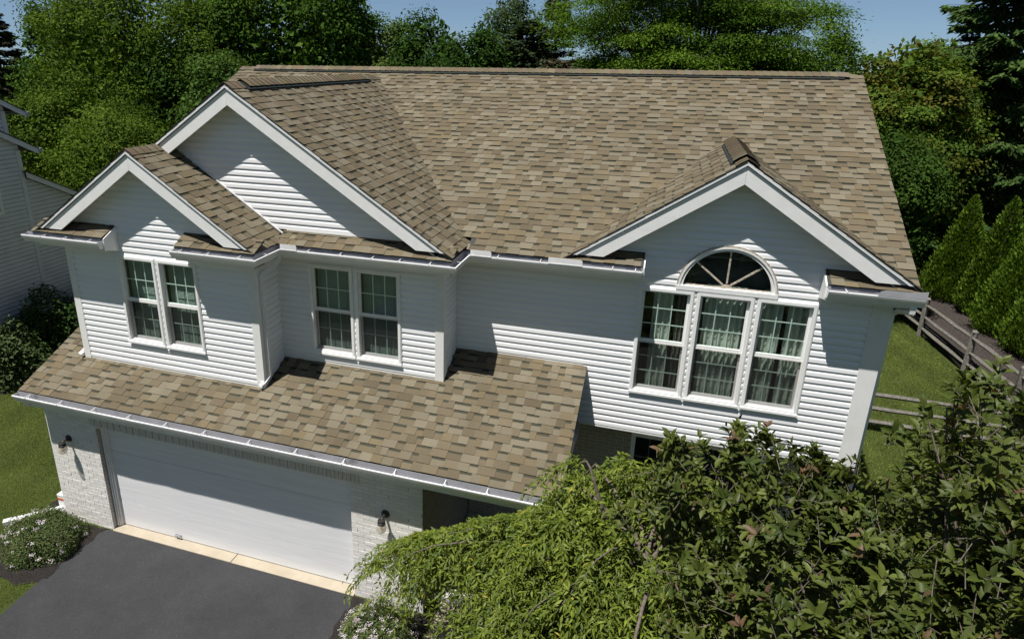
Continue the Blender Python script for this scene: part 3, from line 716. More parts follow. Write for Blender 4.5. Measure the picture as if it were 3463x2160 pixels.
# blinds and curtains
def blind(x0, x1, z0, z1, y, label):
    t = thing('window_blind', ((x0 + x1) / 2, y, z1), label, 'blind', 'slatted blinds in the front windows')
    b = MB(); b.box(x0, x1, y - .02, y + .02, z1 - .04, z1); b.build('headrail', 'blind_slat', t)
    b = MB(); z = z1 - .05; rnd = random.Random(int(x0 * 100))
    while z > z0:
        tl = .0112; b.prism([(x0, y - .007, z - tl), (x1, y - .007, z - tl), (x1, y + .007, z + tl), (x0, y + .007, z + tl)], (0, 0, .0015)); z -= 0.0215
    b.box(x0, x1, y - .014, y + .014, z - .004, z + .014)
    b.build('slat', 'blind_slat', t); t.children[-1]['kind'] = 'stuff'
    b = MB()
    for f in (.2, .8): b.box(x0 + (x1 - x0) * f - .006, x0 + (x1 - x0) * f + .006, y - .017, y - .0155, z, z1 - .04)
    b.build('ladder_tape', 'blind_slat', t)
nm = ['left of the two windows under the small gable', 'right of the two windows under the small gable', 'left of the two windows below the big gable', 'right of the two windows below the big gable']
for i, ((a_, b_), yy, z0) in enumerate(zip(WA + WB, (YA, YA, YB, YB), (3.66, 3.70, 3.66, 3.66))):
    blind(a_ + .07, b_ - .07, z0, ZW1 - .06, yy + .135, 'pale closed slatted blind behind the ' + nm[i])
def curtain(x0, x1, z0, z1, y, waves, amp, mat, label, taper=1.0):
    b = MB(); n = waves * 10; vs = []; rows = 8
    for j in range(rows + 1):
        f = j / rows; z = z1 + (z0 - z1) * f; sc_ = 1 - (1 - taper) * math.sin(f * math.pi)
        for i in range(n + 1):
            u = i / n; vs.append((x0 + (x1 - x0) * (u * sc_), y + amp * math.sin(u * waves * 2 * math.pi + .4 * math.sin(7 * u + f)) * (0.5 + .5 * f), z))
    b.add(vs, [(j * (n + 1) + i, (j + 1) * (n + 1) + i, (j + 1) * (n + 1) + i + 1, j * (n + 1) + i + 1) for j in range(rows) for i in range(n)])
    return tag(b.build('curtain', mat, smooth=True), label, 'curtain', 'curtains behind the triple window')
cy_ = YC + .155
curtain(8.95, 9.22, 3.1, 5.2, cy_, 3, .035, 'curtain_cloth', 'white curtain panel hanging behind the left unit of the triple window')
curtain(9.28, 9.50, 3.1, 5.2, cy_ + .02, 4, .03, 'lace_cloth', 'brown patterned drape beside the white curtain in the left unit of the triple window')
curtain(9.66, 10.2, 3.1, 5.2, cy_, 6, .035, 'curtain_cloth', 'wide pleated white curtain behind the middle unit of the triple window')
curtain(9.72, 10.12, 3.1, 5.2, cy_ + .07, 3, .02, 'lace_cloth', 'brown lace panel behind the wide white curtain in the middle unit')
curtain(10.42, 10.70, 3.1, 5.2, cy_, 3, .045, 'curtain_cloth', 'white curtain panel at the left edge of the right unit of the triple window')
curtain(10.76, 11.04, 3.1, 5.2, cy_ + .02, 3, .045, 'curtain_cloth', 'white curtain panel at the right edge of the right unit of the triple window')

# brick garage front
def bricks(name, org, U, Nv, x0, x1, z0, z1, holes=(), seed=1, base=(0.76, 0.735, 0.70)):
    rnd = random.Random(seed); b = MB(); org = Vector((*org, 0)); U = Vector(U); Nv = Vector(Nv)
    P = lambda u, z, d: org + U * u + Nv * d + Vector((0, 0, z))
    ch = 0.0677; r_ = 0
    segs = [(x0, x1, z0, z1)]
    for h in holes:
        n_ = []
        for s_ in segs:
            n_ += [(s_[0], h[0], s_[2], s_[3]), (h[1], s_[1], s_[2], s_[3]), (h[0], h[1], h[3], s_[3])]
        segs = [s_ for s_ in n_ if s_[1] - s_[0] > .01 and s_[3] - s_[2] > .01]
    for s_ in segs:
        b.quad(P(s_[0], s_[2], -.0055), P(s_[1], s_[2], -.0055), P(s_[1], s_[3], -.0055), P(s_[0], s_[3], -.0055), 1)
        z = z0; r_ = 0
        while z < s_[3] - .01:
            if z >= s_[2] - .001:
                u = s_[0] - (0.1065 if r_ % 2 else 0)
                while u < s_[1] - .005:
                    a_, c_ = max(u, s_[0]), min(u + .203, s_[1]); zt = min(z + .0585, s_[3])
                    if c_ - a_ > .012:
                        d = rnd.uniform(-.0015, .002); k = rnd.uniform(.93, 1.05); col = tuple(x * k for x in base); t_ = [rnd.uniform(-.0015, .0015) for _ in range(4)]
                        d -= .0025; F = [P(a_ + t_[0], z, d), P(c_ + t_[1], z + t_[2] * .6, d), P(c_ + t_[1], zt, d), P(a_ + t_[0], zt + t_[3] * .6, d)]
                        B = [p - Nv * .012 for p in F]
                        b.add(F + B, [(0, 1, 2, 3), (0, 4, 5, 1), (1, 5, 6, 2), (2, 6, 7, 3), (3, 7, 4, 0)], 0, col)
                        if rnd.random() < .10:      # open perp joint
                            b.quad(P(c_ + .0012, z + .004, -.0045), P(c_ + .0088, z + .004, -.0045), P(c_ + .0088, zt - .01, -.0045), P(c_ + .0012, zt - .01, -.0045), 0, (.05, .045, .04))
                    u += .213
            z += ch; r_ += 1
    return H(b, name, ['painted_brick', 'mortar'], attr=True)
ZO = 2.1466
bricks('brick_wall', (0, 0), (1, 0, 0), (0, -1, 0), XL, XR, -.02, 2.5, [(0, 4.88, -1, ZO)], 3)
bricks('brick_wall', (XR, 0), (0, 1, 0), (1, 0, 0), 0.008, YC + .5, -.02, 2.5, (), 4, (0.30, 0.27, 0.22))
bricks('brick_wall', (XL, 6), (0, -1, 0), (-1, 0, 0), 0, 5.99, -.02, 2.5, (), 6)
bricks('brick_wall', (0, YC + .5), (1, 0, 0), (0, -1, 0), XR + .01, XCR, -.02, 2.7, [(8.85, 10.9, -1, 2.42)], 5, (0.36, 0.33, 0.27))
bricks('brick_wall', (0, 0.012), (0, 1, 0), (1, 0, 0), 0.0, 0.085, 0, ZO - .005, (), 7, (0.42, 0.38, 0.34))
b = MB()     # soldier course with dentils above the garage door
x = -0.1; k = 0
while x < 4.98:
    b.box(x, x + .058, -.013 if k % 2 else -.005, 0.0, ZO + .03, ZO + .03 + .2, 0, (0.6, 0.57, 0.53)); x += .0677; k += 1
H(b, 'soldier_course', 'painted_brick', attr=True)
b = MB(); b.box(XL + .02, XR - .02, 0.012, .2, ZO + .001, 2.5); b.box(XL + .02, -.004, .012, .3, 0, ZO); b.box(4.885, XR - .02, .012, .3, 0, ZO); H(b, 'wall_core', 'mortar')
# garage door and its frame
DY = 0.1751
b = MB(); b.box(0.012, 0.03, .0855, DY + .12, 0.02, ZO - .004); b.box(.03, .075, DY - .045, DY - .002, .02, ZO - .02); b.box(.03, .055, DY - .07, DY - .046, .02, ZO - .02)
b.box(4.852, 4.872, .09, DY + .12, .02, ZO - .004); b.box(.03, 4.85, DY - .05, DY - .002, ZO - .035, ZO - .004); H(b, 'door_frame', 'white_trim')
b = MB(); ph = (ZO - .06) / 4
for i in range(4):
    z0_ = .035 + i * ph; z1_ = z0_ + ph - .006 * (i < 3)
    b.box(.04, 4.85, DY, DY + .04, z0_, z1_)
    b.box(.04, 4.85, DY + .006, DY + .038, z1_, z1_ + .006, 1)
GD = H(b, 'garage_door', ['garage_paint', 'gutter_inside'])
b = MB(); b.box(.04, 4.85, DY + .002, DY + .035, .0225, .0345); H(b, 'weather_strip', 'dark_edge', GD)
b = MB(); b.box(1.24, 1.37, DY - .006, DY - .0005, .07, .115); b.bar((1.25, DY - .035, .10), (1.36, DY - .035, .10), .012, .03); b.bar((1.25, DY - .002, .10), (1.25, DY - .035, .10), .012, .02); b.bar((1.36, DY - .002, .10), (1.36, DY - .035, .10), .012, .02)
H(b, 'handle', 'gutter_inside', GD)
# lower window, porch
b = MB(); y_ = YC + .5
for q_ in ((8.85, 8.92, y_ - .02, y_ + .06, .7, 2.42), (10.83, 10.9, y_ - .02, y_ + .06, .7, 2.42), (8.92, 10.83, y_ - .02, y_ + .06, 2.35, 2.42), (8.92, 10.83, y_ - .02, y_ + .06, .7, .78), (9.84, 9.9, y_ - .015, y_ + .06, .78, 2.35), (8.8, 10.95, y_ - .1, y_ - .021, .66, .72)): b.box(*q_)
LW = H(b, 'window', 'vinyl_white')
b = MB(); b.quad((8.92, y_ + .03, .78), (10.83, y_ + .03, .78), (10.83, y_ + .03, 2.35), (8.92, y_ + .03, 2.35)); H(b, 'pane', 'window_glass', LW)
b = MB()
for x in (9.15, 9.38, 9.61, 10.13, 10.36, 10.6): b.box(x - .01, x + .01, y_ + .033, y_ + .042, .78, 2.35)
for z in (1.15, 1.55, 1.95): b.box(8.92, 10.83, y_ + .0425, y_ + .05, z - .01, z + .01)
H(b, 'muntin', 'room_wall', LW)
b = MB(); b.box(8.7, 11.1, y_ + 1.2, y_ + 1.25, .4, 2.6); H(b, 'room', 'dark_shade')
b = MB(); b.box(8.84, 10.91, y_ - .0, y_ + .012, -.02, .66); H(b, 'window_apron', 'white_trim')
b = MB(); b.box(XR + .02, 8.35, .33, YC + .49, -.05, .15); b.box(XR + .02, 8.35, .30, .33, -.05, .135); struct(b.build('porch_floor', 'porch_concrete'))
b = MB(); b.box(7.82, 7.94, -.1, .02, .0, 2.5); b.box(7.79, 7.97, -.13, .05, 0, .12); b.box(7.79, 7.97, -.13, .05, 2.38, 2.4995); H(b, 'porch_post', 'white_trim')

# downspouts
def pipe(par, pts, w_=.062, d_=.045, name='downspout'):
    b = MB(); P_ = [Vector(p) for p in pts]
    for i, (p, q_) in enumerate(zip(P_[:-1], P_[1:])):
        dr = (q_ - p).normalized(); b.bar(p - dr * (.012 if i else 0), q_ + dr * .012, w_ - .0015 * i, d_ - .0015 * i, upv=(.02, 1, .03))
    return H(b, name, 'gutter_paint', par)
pipe(HOUSE, [(XA2 + .06, rb - .06, 5.33), (XA2 + .06, rb - .06, 5.27), (XA2 + .0, rb - .12, 5.18), (XAR + .06, YA + .08, 5.02), (XAR + .06, YA + .08, lowz(YA) + .20), (XAR + .02, YA - .0, lowz(YA) + .11), (XAR - .03, YA - .085, lowz(YA) + .065)])
pipe(HOUSE, [(XAL - .07, YA + .15, 5.2), (XAL - .07, YA + .15, lowz(YA) + .16), (XAL - .06, YA - .02, lowz(YA) + .085), (XAL - .075, YA - .07, lowz(YA) + .06)])
pipe(HOUSE, [(12.05, rc - .06, 5.34), (12.05, rc - .05, 5.24), (12.0, YC - .02, 5.14), (XCR + .075, YC + .13, 5.05), (XCR + .075, YC + .13, .2)])
pipe(HOUSE, [(XEL + .2, -.29, 2.61), (XEL + .2, -.27, 2.53), (XL - .06, .08, 2.38), (XL - .06, .08, .2), (XL - .15, 0.02, .12)])
t = MB(); t.bar((-1.28, .16, .07), (-1.88, -.42, .055), .09, .07, upv=(0, 0, 1))
for i in range(9): f = .05 + i * .06; t.bar((-1.88 + .6 * f, -.42 + .58 * f, .0555), (-1.88 + .6 * f + .016, -.42 + .58 * f + .0155, .0555), .098, .078)
t.bar((-1.88, -.42, .055), (-2.02, -.555, .05), .105, .085)
tag(t.build('downspout_extension', 'gutter_paint'), 'ribbed white drain extension lying on the lawn behind the flowering shrub', 'drain pipe')
t = thing('utility_box', (-1.27, .3, 0), 'small white box with an orange stripe at the left end of the brick garage wall', 'box')
b = MB(); b.box(-1.40, -1.12, .12, .40, 0.0, .33); b.box(-1.405, -1.115, .115, .405, .3305, .36); b.build('casing', 'white_trim', t)
b = MB(); b.box(-1.402, -1.118, .116, .119, .24, .285); b.box(-1.404, -1.401, .14, .38, .24, .285); b.build('stripe', 'orange_print', t)

# wall lamps
def lamp(x, z, label):
    t = thing('wall_lamp', (x, 0, z), label, 'lamp', 'jar lamps beside the garage door')
    b = MB(); b.lathe([(.001, .028), (.045, .028), (.052, .02), (.066, .012), (.068, .003), (.0685, -.003)], (x, 0, z), 24, axis='y'); b.build('back_plate', 'black_metal', t, smooth=True)
    b = MB(); b.tube([(x, -.02, z), (x, -.06, z + .004), (x - .0, -.11, z + .006), (x, -.155, z - .006)], [.03, .022, .02, .024], 12); b.build('arm', 'black_metal', t, smooth=True)
    c = (x, -.155, z - .04)
    b = MB(); b.lathe([(.001, .045), (.05, .045), (.056, .038), (.056, .008), (.06, .006), (.06, -.004), (.057, -.006), (.057, -.016), (.061, -.018), (.061, -.03), (.001, -.03)], c, 24); b.build('cap', 'black_metal', t)
    b = MB(); b.lathe([(.056, -.03), (.068, -.05), (.074, -.085), (.070, -.13), (.052, -.165), (.028, -.18), (.001, -.184)], c, 24); b.build('glass_jar', 'lamp_glass', t, smooth=True)
    b = MB(); b.lathe([(.001, -.03), (.014, -.031), (.014, -.055), (.026, -.08), (.03, -.10), (.022, -.125), (.001, -.135)], c, 16); b.build('bulb', 'vinyl_white', t, smooth=True)
m_ = MATS['lamp_glass']; N_ = m_.node_tree.nodes; L_ = m_.node_tree.links; mo = N_['Material Output']; src = mo.inputs[0].links[0].from_socket
df = N_.new('ShaderNodeBsdfDiffuse'); df.inputs[0].default_value = (.72, .62, .50, 1); mm = N_.new('ShaderNodeMixShader'); mm.inputs[0].default_value = .3; L_.new(src, mm.inputs[1]); L_.new(df.outputs[0], mm.inputs[2]); L_.new(mm.outputs[0], mo.inputs[0])
lamp(-.65, 1.80, 'black jar lamp with clear glass on the narrow brick pier left of the garage door')
lamp(5.46, 1.73, 'black jar lamp with clear glass on the brick pier between garage door and weeping tree')

# ------------------------------------------------------------------ vegetation
def unit(a): return a / np.maximum(np.linalg.norm(a, axis=-1, keepdims=True), 1e-9)
def leafset(name, pos, d, nrm, Ln, Wd, cols, mat, parent, style='quad', fold=0.25, droop=0.25):
    """one mesh of many leaves; d = leaf direction, nrm = rough upper side"""
    n = len(pos); d = unit(d); s = unit(np.cross(d, nrm)); u = np.cross(s, d)
    Ln = np.broadcast_to(np.asarray(Ln, float), (n,))[:, None]; Wd = np.broadcast_to(np.asarray(Wd, float), (n,))[:, None] / 2
    if style == 'quad':
        m = pos + d * Ln * 0.45
        V = np.stack([pos, m + s * Wd, pos + d * Ln, m - s * Wd], 1); F = np.array([[0, 1, 2, 3]])
    elif style == 'fold':
        m = pos + d * Ln * 0.45 - u * Wd * fold
        t = pos + d * Ln * .96 - u * Ln * droop
        e = pos + d * Ln * 0.45 + u * Wd * fold
        V = np.stack([pos, e + s * Wd, t, e - s * Wd, m], 1); F = np.array([[0, 1, 4], [1, 2, 4], [0, 4, 3], [4, 2, 3]])
    else:
        c1 = pos + d * Ln * .33; c2 = pos + d * Ln * .68 - u * Ln * droop * .35; t = pos + d * Ln * .97 - u * Ln * droop
        f = u * Wd * fold
        V = np.stack([pos, c1 + s * Wd * .92 + f, c1 - f, c1 - s * Wd * .92 + f, c2 + s * Wd * .8 + f, c2 - f * .8, c2 - s * Wd * .8 + f, t], 1)
        F = np.array([[0, 1, 2], [0, 2, 3], [2, 1, 4], [2, 4, 5], [2, 5, 6], [2, 6, 3], [5, 4, 7], [5, 7, 6]])
    k = V.shape[1]; faces = (F[None] + (np.arange(n) * k)[:, None, None]).reshape(-1, F.shape[1])
    return mesh_np(name, V.reshape(-1, 3), faces, np.repeat(cols, len(F), 0), mat, parent)
def pick(rng, pal, n, var=0.18):
    pal = np.array(pal); c = pal[rng.integers(0, len(pal), n)]
    return np.clip(c * (1 + rng.normal(0, var, (n, 1))), 0.003, 1) * (1 + rng.normal(0, .04, (n, 3)))
def sph(rng, n): return unit(rng.normal(size=(n, 3)))
def limbs(name, base, pts, r0, mat, parent, seed, lean=(0, 0), n=7, crown0=None):
    """trunk with forking limbs that reach the given points"""
    rnd = random.Random(seed); b = MB(); base = Vector(base); top = Vector((base.x + lean[0], base.y + lean[1], max(p[2] for p in pts)))
    tp = [base.lerp(top, f) + Vector((rnd.uniform(-.1, .1), rnd.uniform(-.1, .1), 0)) * (f > 0) for f in (0, .12, .3, .5, .72, .92)]
    b.tube(tp, [r0 * 1.25, r0, r0 * .85, r0 * .62, r0 * .36, r0 * .1], 9)
    for p in pts:
        p = Vector(p); f = max(.12, min(.85, (p.z - base.z) / (top.z - base.z) * rnd.uniform(.45, .75)))
        i = 0
        while i < 4 and (tp[i + 1].z - base.z) / (top.z - base.z) < f: i += 1
        q = tp[i].lerp(tp[i + 1], .5); m = q.lerp(p, .5) + Vector((rnd.uniform(-.3, .3), rnd.uniform(-.3, .3), rnd.uniform(-.1, .35))) * (p - q).length * .2
        rr = r0 * (1 - f) * .42 + .012
        b.tube([q, q.lerp(m, .55) + Vector((0, 0, .05)), m, p], [rr, rr * .8, rr * .55, rr * .15], n - 2, cap=False)
        for _ in range(2):
            e = m.lerp(p, rnd.uniform(.3, .8)) + Vector((rnd.uniform(-.6, .6), rnd.uniform(-.6, .6), rnd.uniform(-.2, .5))); b.tube([m, m.lerp(e, .5), e], [rr * .4, rr * .3, .008], 4, cap=False)
    return b.build(name, mat, parent, smooth=True)

def broad_tree(name, label, base, h, rx, ry, z0, pal, seed, group=None, clumps=150, per=90, leaf=.17, cr=.62, flat=.7, up_=.45, shell=.5, lump=.18, hollow=0.0, trunk=.22, nl=22, cat='tree', lean=(0, 0), wl=.6, crown_top=1.0):
    rng = np.random.default_rng(seed); t = thing(name, base, label, cat, group); clumps = int(clumps * 1.3); per = int(per * 2.0); leaf *= .92
    c = np.array([base[0] + lean[0], base[1] + lean[1], (h + z0) / 2]); rad = np.array([rx * 1.15, ry * 1.15, (h - z0) / 2 * 1.07])
    dirs = sph(rng, clumps); ph = rng.uniform(0, 6.28, 6)
    lum = 1 + lump * (np.sin(3.1 * dirs[:, 0] + ph[0]) * np.sin(2.7 * dirs[:, 1] + ph[1]) + np.sin(4.3 * dirs[:, 2] + ph[2]) * .6 + np.sin(6 * dirs[:, 0] + 5 * dirs[:, 2] + ph[3]) * .4)
    rr = rng.uniform(shell, 1.0, clumps) ** .6 * lum
    cen = c + dirs * rad * rr[:, None]
    ns = max(7, clumps // 14); sc_ = c + sph(rng, ns) * rad * .82; near = np.argmin(((cen[:, None] - sc_[None]) ** 2).sum(-1), 1)
    cen = cen + (sc_[near] - cen) * np.array([.42, .42, .34])
    cen[:, 2] = np.maximum(cen[:, 2], .4)
    csz = cr * rng.uniform(.6, 1.35, clumps)
    idx = rng.integers(0, clumps, clumps * per); off = rng.normal(size=(clumps * per, 3)); off = off / (1 + .25 * np.linalg.norm(off, axis=1, keepdims=True))
    off[:, 2] *= flat
    pos = cen[idx] + off * csz[idx][:, None]; pos[:, 2] = np.maximum(pos[:, 2], .1)
    ou = unit(pos - cen[idx] + 1e-4) * .55 + unit(pos - c) * .35 + np.array([0, 0, up_]) + rng.normal(size=pos.shape) * .45
    d = np.cross(unit(ou), sph(rng, len(pos)))
    cb = np.array(pal)[rng.integers(0, len(pal), clumps)][idx] * (1 + rng.normal(0, .16, (len(pos), 1)))
    ls = leaf * rng.uniform(.65, 1.3, len(pos))
    ni = len(pos) // 6                       # inner leaves close the crown
    pi = c + sph(rng, ni) * rad * (rng.uniform(0, .8, ni) ** .45)[:, None]; oi = sph(rng, ni) + np.array([0, 0, .6])
    pos = np.concatenate([pos, pi]); ou = np.concatenate([ou, oi]); d = np.concatenate([d, np.cross(oi, sph(rng, ni))]); cb = np.concatenate([cb, pick(rng, pal, ni)]); ls = np.concatenate([ls, leaf * 1.9 * rng.uniform(.7, 1.2, ni)])
    limbs('trunk', base, [tuple(p) for p in cen[rng.permutation(clumps)[:nl]]], trunk, 'bark', t, seed, lean)
    leafset('crown', pos, d, ou, ls, ls * wl, np.clip(cb, .003, 1), 'far_leaf', t)
    return t

def conifer(name, label, base, h, r0, pal, seed, group=None, dens=1.0, droop=.25, z0=.8, spray=.30, top_pow=.85, step=.42, cat='tree', wdt=.32, up_tip=.12, hang=.35):
    rng = np.random.default_rng(seed); rnd = random.Random(seed); t = thing(name, base, label, cat, group)
    b = MB(); bx, by, bz = base
    b.tube([(bx, by, bz), (bx, by, bz + h * .5), (bx, by, bz + h)], [.02 * h + .05, .012 * h + .03, .01], 8)
    P, D, N_, S = [], [], [], []
    z = z0
    while z < h - .15:
        Lb = r0 * (1 - z / h) ** top_pow + .12; nb = int(6 + 5 * rnd.random()); a0 = rnd.uniform(0, 6.28)
        for k in range(nb):
            a = a0 + k * 6.283 / nb + rnd.uniform(-.25, .25); L_ = Lb * rnd.uniform(.72, 1.12); dz = droop * rnd.uniform(.6, 1.3)
            ca, sa = math.cos(a), math.sin(a); zz = z + rnd.uniform(-.15, .15)
            f = np.linspace(0, 1, 6); xs = bx + ca * L_ * f; ys = by + sa * L_ * f; zs = bz + zz - dz * L_ * (f ** 1.3) + up_tip * L_ * f ** 4
            pts = np.stack([xs, ys, zs], 1)
            b.tube([tuple(p) for p in pts], [.012 + .012 * L_, .01 + .01 * L_, .01 + .007 * L_, .01, .007, .004], 4, cap=False)
            n = int(max(6, L_ * 75 * dens)); ff = rng.uniform(.12, 1, n) ** .75
            p = np.stack([np.interp(ff, f, pts[:, i]) for i in range(3)], 1)
            sd = np.where(rng.random(n) < .5, 1, -1); lat = np.array([-sa, ca, 0]); out_ = np.array([ca, sa, -.1])
            wv = rng.uniform(0, 1, n) * L_ * wdt * (1.05 - ff * .75)
            p = p + lat * (sd * wv)[:, None] + np.stack([0 * ff, 0 * ff, -hang * wv - rng.uniform(0, .08, n)], 1)
            d = lat * (sd * .75)[:, None] + out_ * .8 + rng.normal(size=(n, 3)) * .22 + np.array([0, 0, -hang * .8])
            P.append(p); D.append(d); N_.append(np.tile([0, 0, 1.0], (n, 1)) + rng.normal(size=(n, 3)) * .5); S.append(np.full(n, spray) * rng.uniform(.5, 1.15, n))
        z += step * rnd.uniform(.8, 1.2) * (1 if z < h * .8 else .6)
    b.build('trunk', 'bark', t, smooth=True)
    P, D, N_, S = map(np.concatenate, (P, D, N_, S))
    leafset('crown', P, D, N_, S, S * .42, np.clip(pick(rng, pal, len(P), .2), .003, 1), 'far_leaf', t)
    return t

def cone_cedar(name, label, base, h, r0, pal, seed, group, n=9000):
    rng = np.random.default_rng(seed); t = thing(name, base, label, 'evergreen', group)
    b = MB(); b.tube([base, (base[0], base[1], h * .6), (base[0], base[1], h * .97)], [.09, .05, .01], 7); b.build('trunk', 'bark', t)
    f = 1 - np.sqrt(rng.uniform(0, 1, n)); f = np.clip(f * 1.02, 0, .995); a = rng.uniform(0, 6.283, n)
    ph = rng.uniform(0, 6.28, 4)
    prof = np.minimum(1, (1 - f) ** .8 * 1.12) * np.minimum(1, .72 + f * 3)
    r = r0 * prof * (1 + .07 * np.sin(a * 5 + f * 14 + ph[0]) + .06 * np.sin(a * 9 - f * 23 + ph[1]) + .06 * np.sin(a * 2 + f * 6 + ph[2]) + .04 * np.sin(a * 17 + f * 47 + ph[3])) * (rng.uniform(.62, 1.0, n) + .14 * (rng.random(n) < .18))
    pos = np.stack([base[0] + r * np.cos(a), base[1] + r * np.sin(a), .08 + f * h], 1)
    out_ = np.stack([np.cos(a), np.sin(a), np.full(n, .25)], 1)
    d = out_ * .6 + np.array([0, 0, 1.0]) + rng.normal(size=(n, 3)) * .3
    nn = np.cross(d, sph(rng, n)) + out_ * .35
    s = rng.uniform(.06, .15, n)
    leafset('crown', pos, d, nn, s, s * .5, np.clip(pick(rng, pal, n, .22), .003, 1), 'leaf', t)
    return t

G_MAPLE = [(0.0457, 0.0948, 0.0126), (0.0594, 0.1163, 0.0154), (0.0387, 0.0784, 0.0112), (0.0754, 0.1328, 0.0182)]
G_YEL = [(0.0596, 0.1028, 0.0117), (0.0749, 0.1238, 0.014), (0.048, 0.0859, 0.0105), (0.0865, 0.1342, 0.0175)]
G_DARK = [(0.0273, 0.0625, 0.0104), (0.0357, 0.0775, 0.0117), (0.0441, 0.0875, 0.0143), (0.021, 0.05, 0.0091)]
G_LOC = [(0.0635, 0.1191, 0.0126), (0.0783, 0.1379, 0.014), (0.0508, 0.0993, 0.0112)]
G_PALE = [(0.0825, 0.1265, 0.028), (0.066, 0.1058, 0.0224), (0.0968, 0.1403, 0.0336)]
G_BRZ = [(0.0799, 0.0917, 0.0134), (0.0706, 0.1125, 0.0158), (0.0941, 0.0917, 0.017), (0.0564, 0.1003, 0.0146), (0.0894, 0.137, 0.0183)]
G_SPR = [(0.0444, 0.0849, 0.0224), (0.0581, 0.1043, 0.0265), (0.0342, 0.0657, 0.0184), (0.0717, 0.1158, 0.0286)]
G_BLUE = [(.060, .078, .075), (.075, .092, .088), (.048, .062, .060)]
BG = 'trees behind the house'
conifer('pine_tree', 'dark pine at the far left edge of the treeline', (-37.5, 30, 0), 11.4, 3.2, [(.022, .034, .018), (.036, .040, .024), (.05, .04, .03)], 101, BG, dens=.8, droop=.05, spray=.42, z0=2.5, top_pow=.55, step=.6)
broad_tree('maple_tree', 'tall dark green tree between the far left pine and the big pale elm', (-27.0, 27, 0), 11.8, 3.3, 3, 2.0, G_DARK, 102, BG, leaf=.2)
broad_tree('elm_tree', 'biggest yellow green feathery tree on the left, reaching past the top of the photo', (-17.2, 22, 0), 13.0, 5.0, 4.4, 2.2, G_YEL, 103, BG, clumps=300, per=95, leaf=.15, cr=.66)
broad_tree('maple_tree', 'broad maple with dark shaded gaps directly behind the big gable', (-10.0, 24.5, 0), 14.0, 4.2, 3.8, 2.5, G_MAPLE, 104, BG, clumps=230, per=95, leaf=.2, cr=.62, lump=.22)
broad_tree('understory_tree', 'bright low tree above the neighbouring lower roof', (-18.2, 16.5, 0), 6.9, 3.4, 2.6, .5, G_YEL, 105, BG, clumps=170, per=90, leaf=.13, cr=.5, trunk=.12)
broad_tree('understory_tree', 'low leafy tree behind the left rake of the small gable', (-12.6, 14.5, 0), 6.0, 2.9, 2.4, .4, G_YEL, 106, BG, clumps=160, per=90, leaf=.12, cr=.48, trunk=.12)
broad_tree('understory_tree', 'fresh green tree behind the left rake of the big gable', (-9.3, 17.5, 0), 8.2, 2.3, 2.2, .6, [(.062, .115, .024), (.05, .092, .02), (.075, .13, .03)], 107, BG, clumps=110, per=90, leaf=.14, cr=.5, trunk=.12)
broad_tree('understory_tree', 'shaded dark tree filling the gap left of the big gable peak', (-13.5, 20.5, 0), 9.0, 3.2, 2.5, .8, G_DARK, 108, BG, clumps=130, per=80, leaf=.16, cr=.6, trunk=.14)
broad_tree('understory_tree', 'pale bush just behind the meeting of the two left gables', (-7.2, 13.0, 0), 5.0, 1.5, 1.3, .3, G_PALE, 109, BG, clumps=60, per=80, leaf=.10, cr=.36, trunk=.08)
broad_tree('maple_tree', 'rounded pale green tree at the open sky gap left of centre', (-4.6, 25, 0), 9.9, 1.9, 2, 1.5, G_PALE, 110, BG, clumps=95, per=85, leaf=.16, cr=.5)
broad_tree('maple_tree', 'rounded dark maple just right of the pale green tree', (-2.4, 24, 0), 10.2, 2.0, 1.9, 1.5, G_DARK, 111, BG, clumps=120, per=90, leaf=.17, cr=.5)
broad_tree('maple_tree', 'second dark round maple, lower and right of the first', (.45, 22.5, 0), 9.3, 1.8, 1.7, 1.5, G_DARK, 112, BG, clumps=95, per=90, leaf=.16, cr=.48)
broad_tree('locust_tree', 'thin airy locust with sky showing behind the dark maples', (-.2, 31, 0), 11.6, 2.6, 2.2, 3, [(.055, .088, .03), (.045, .075, .025)], 113, BG, clumps=75, per=75, leaf=.2, cr=.55, wl=.4)
conifer('blue_spruce', 'blue grey spruce whose tip shows above the soft pine', (2.7, 29, 0), 12.4, 2.3, G_BLUE, 114, BG, dens=.9, droop=.1, spray=.34, z0=3)
conifer('white_pine', 'soft grey green pine in the middle of the treeline', (2.3, 23.5, 0), 10.0, 2.0, [(.042, .066, .030), (.052, .078, .036)], 115, BG, dens=1.0, droop=-.15, spray=.36, z0=2, top_pow=.45, hang=.1)
conifer('dying_pine', 'brownish half dead pine just above the ridge in the middle', (4.4, 20, 0), 8.35, 1.9, [(.095, .075, .05), (.075, .07, .042), (.06, .065, .036)], 116, BG, dens=.8, droop=-.1, spray=.28, z0=2, top_pow=.4, hang=.1)
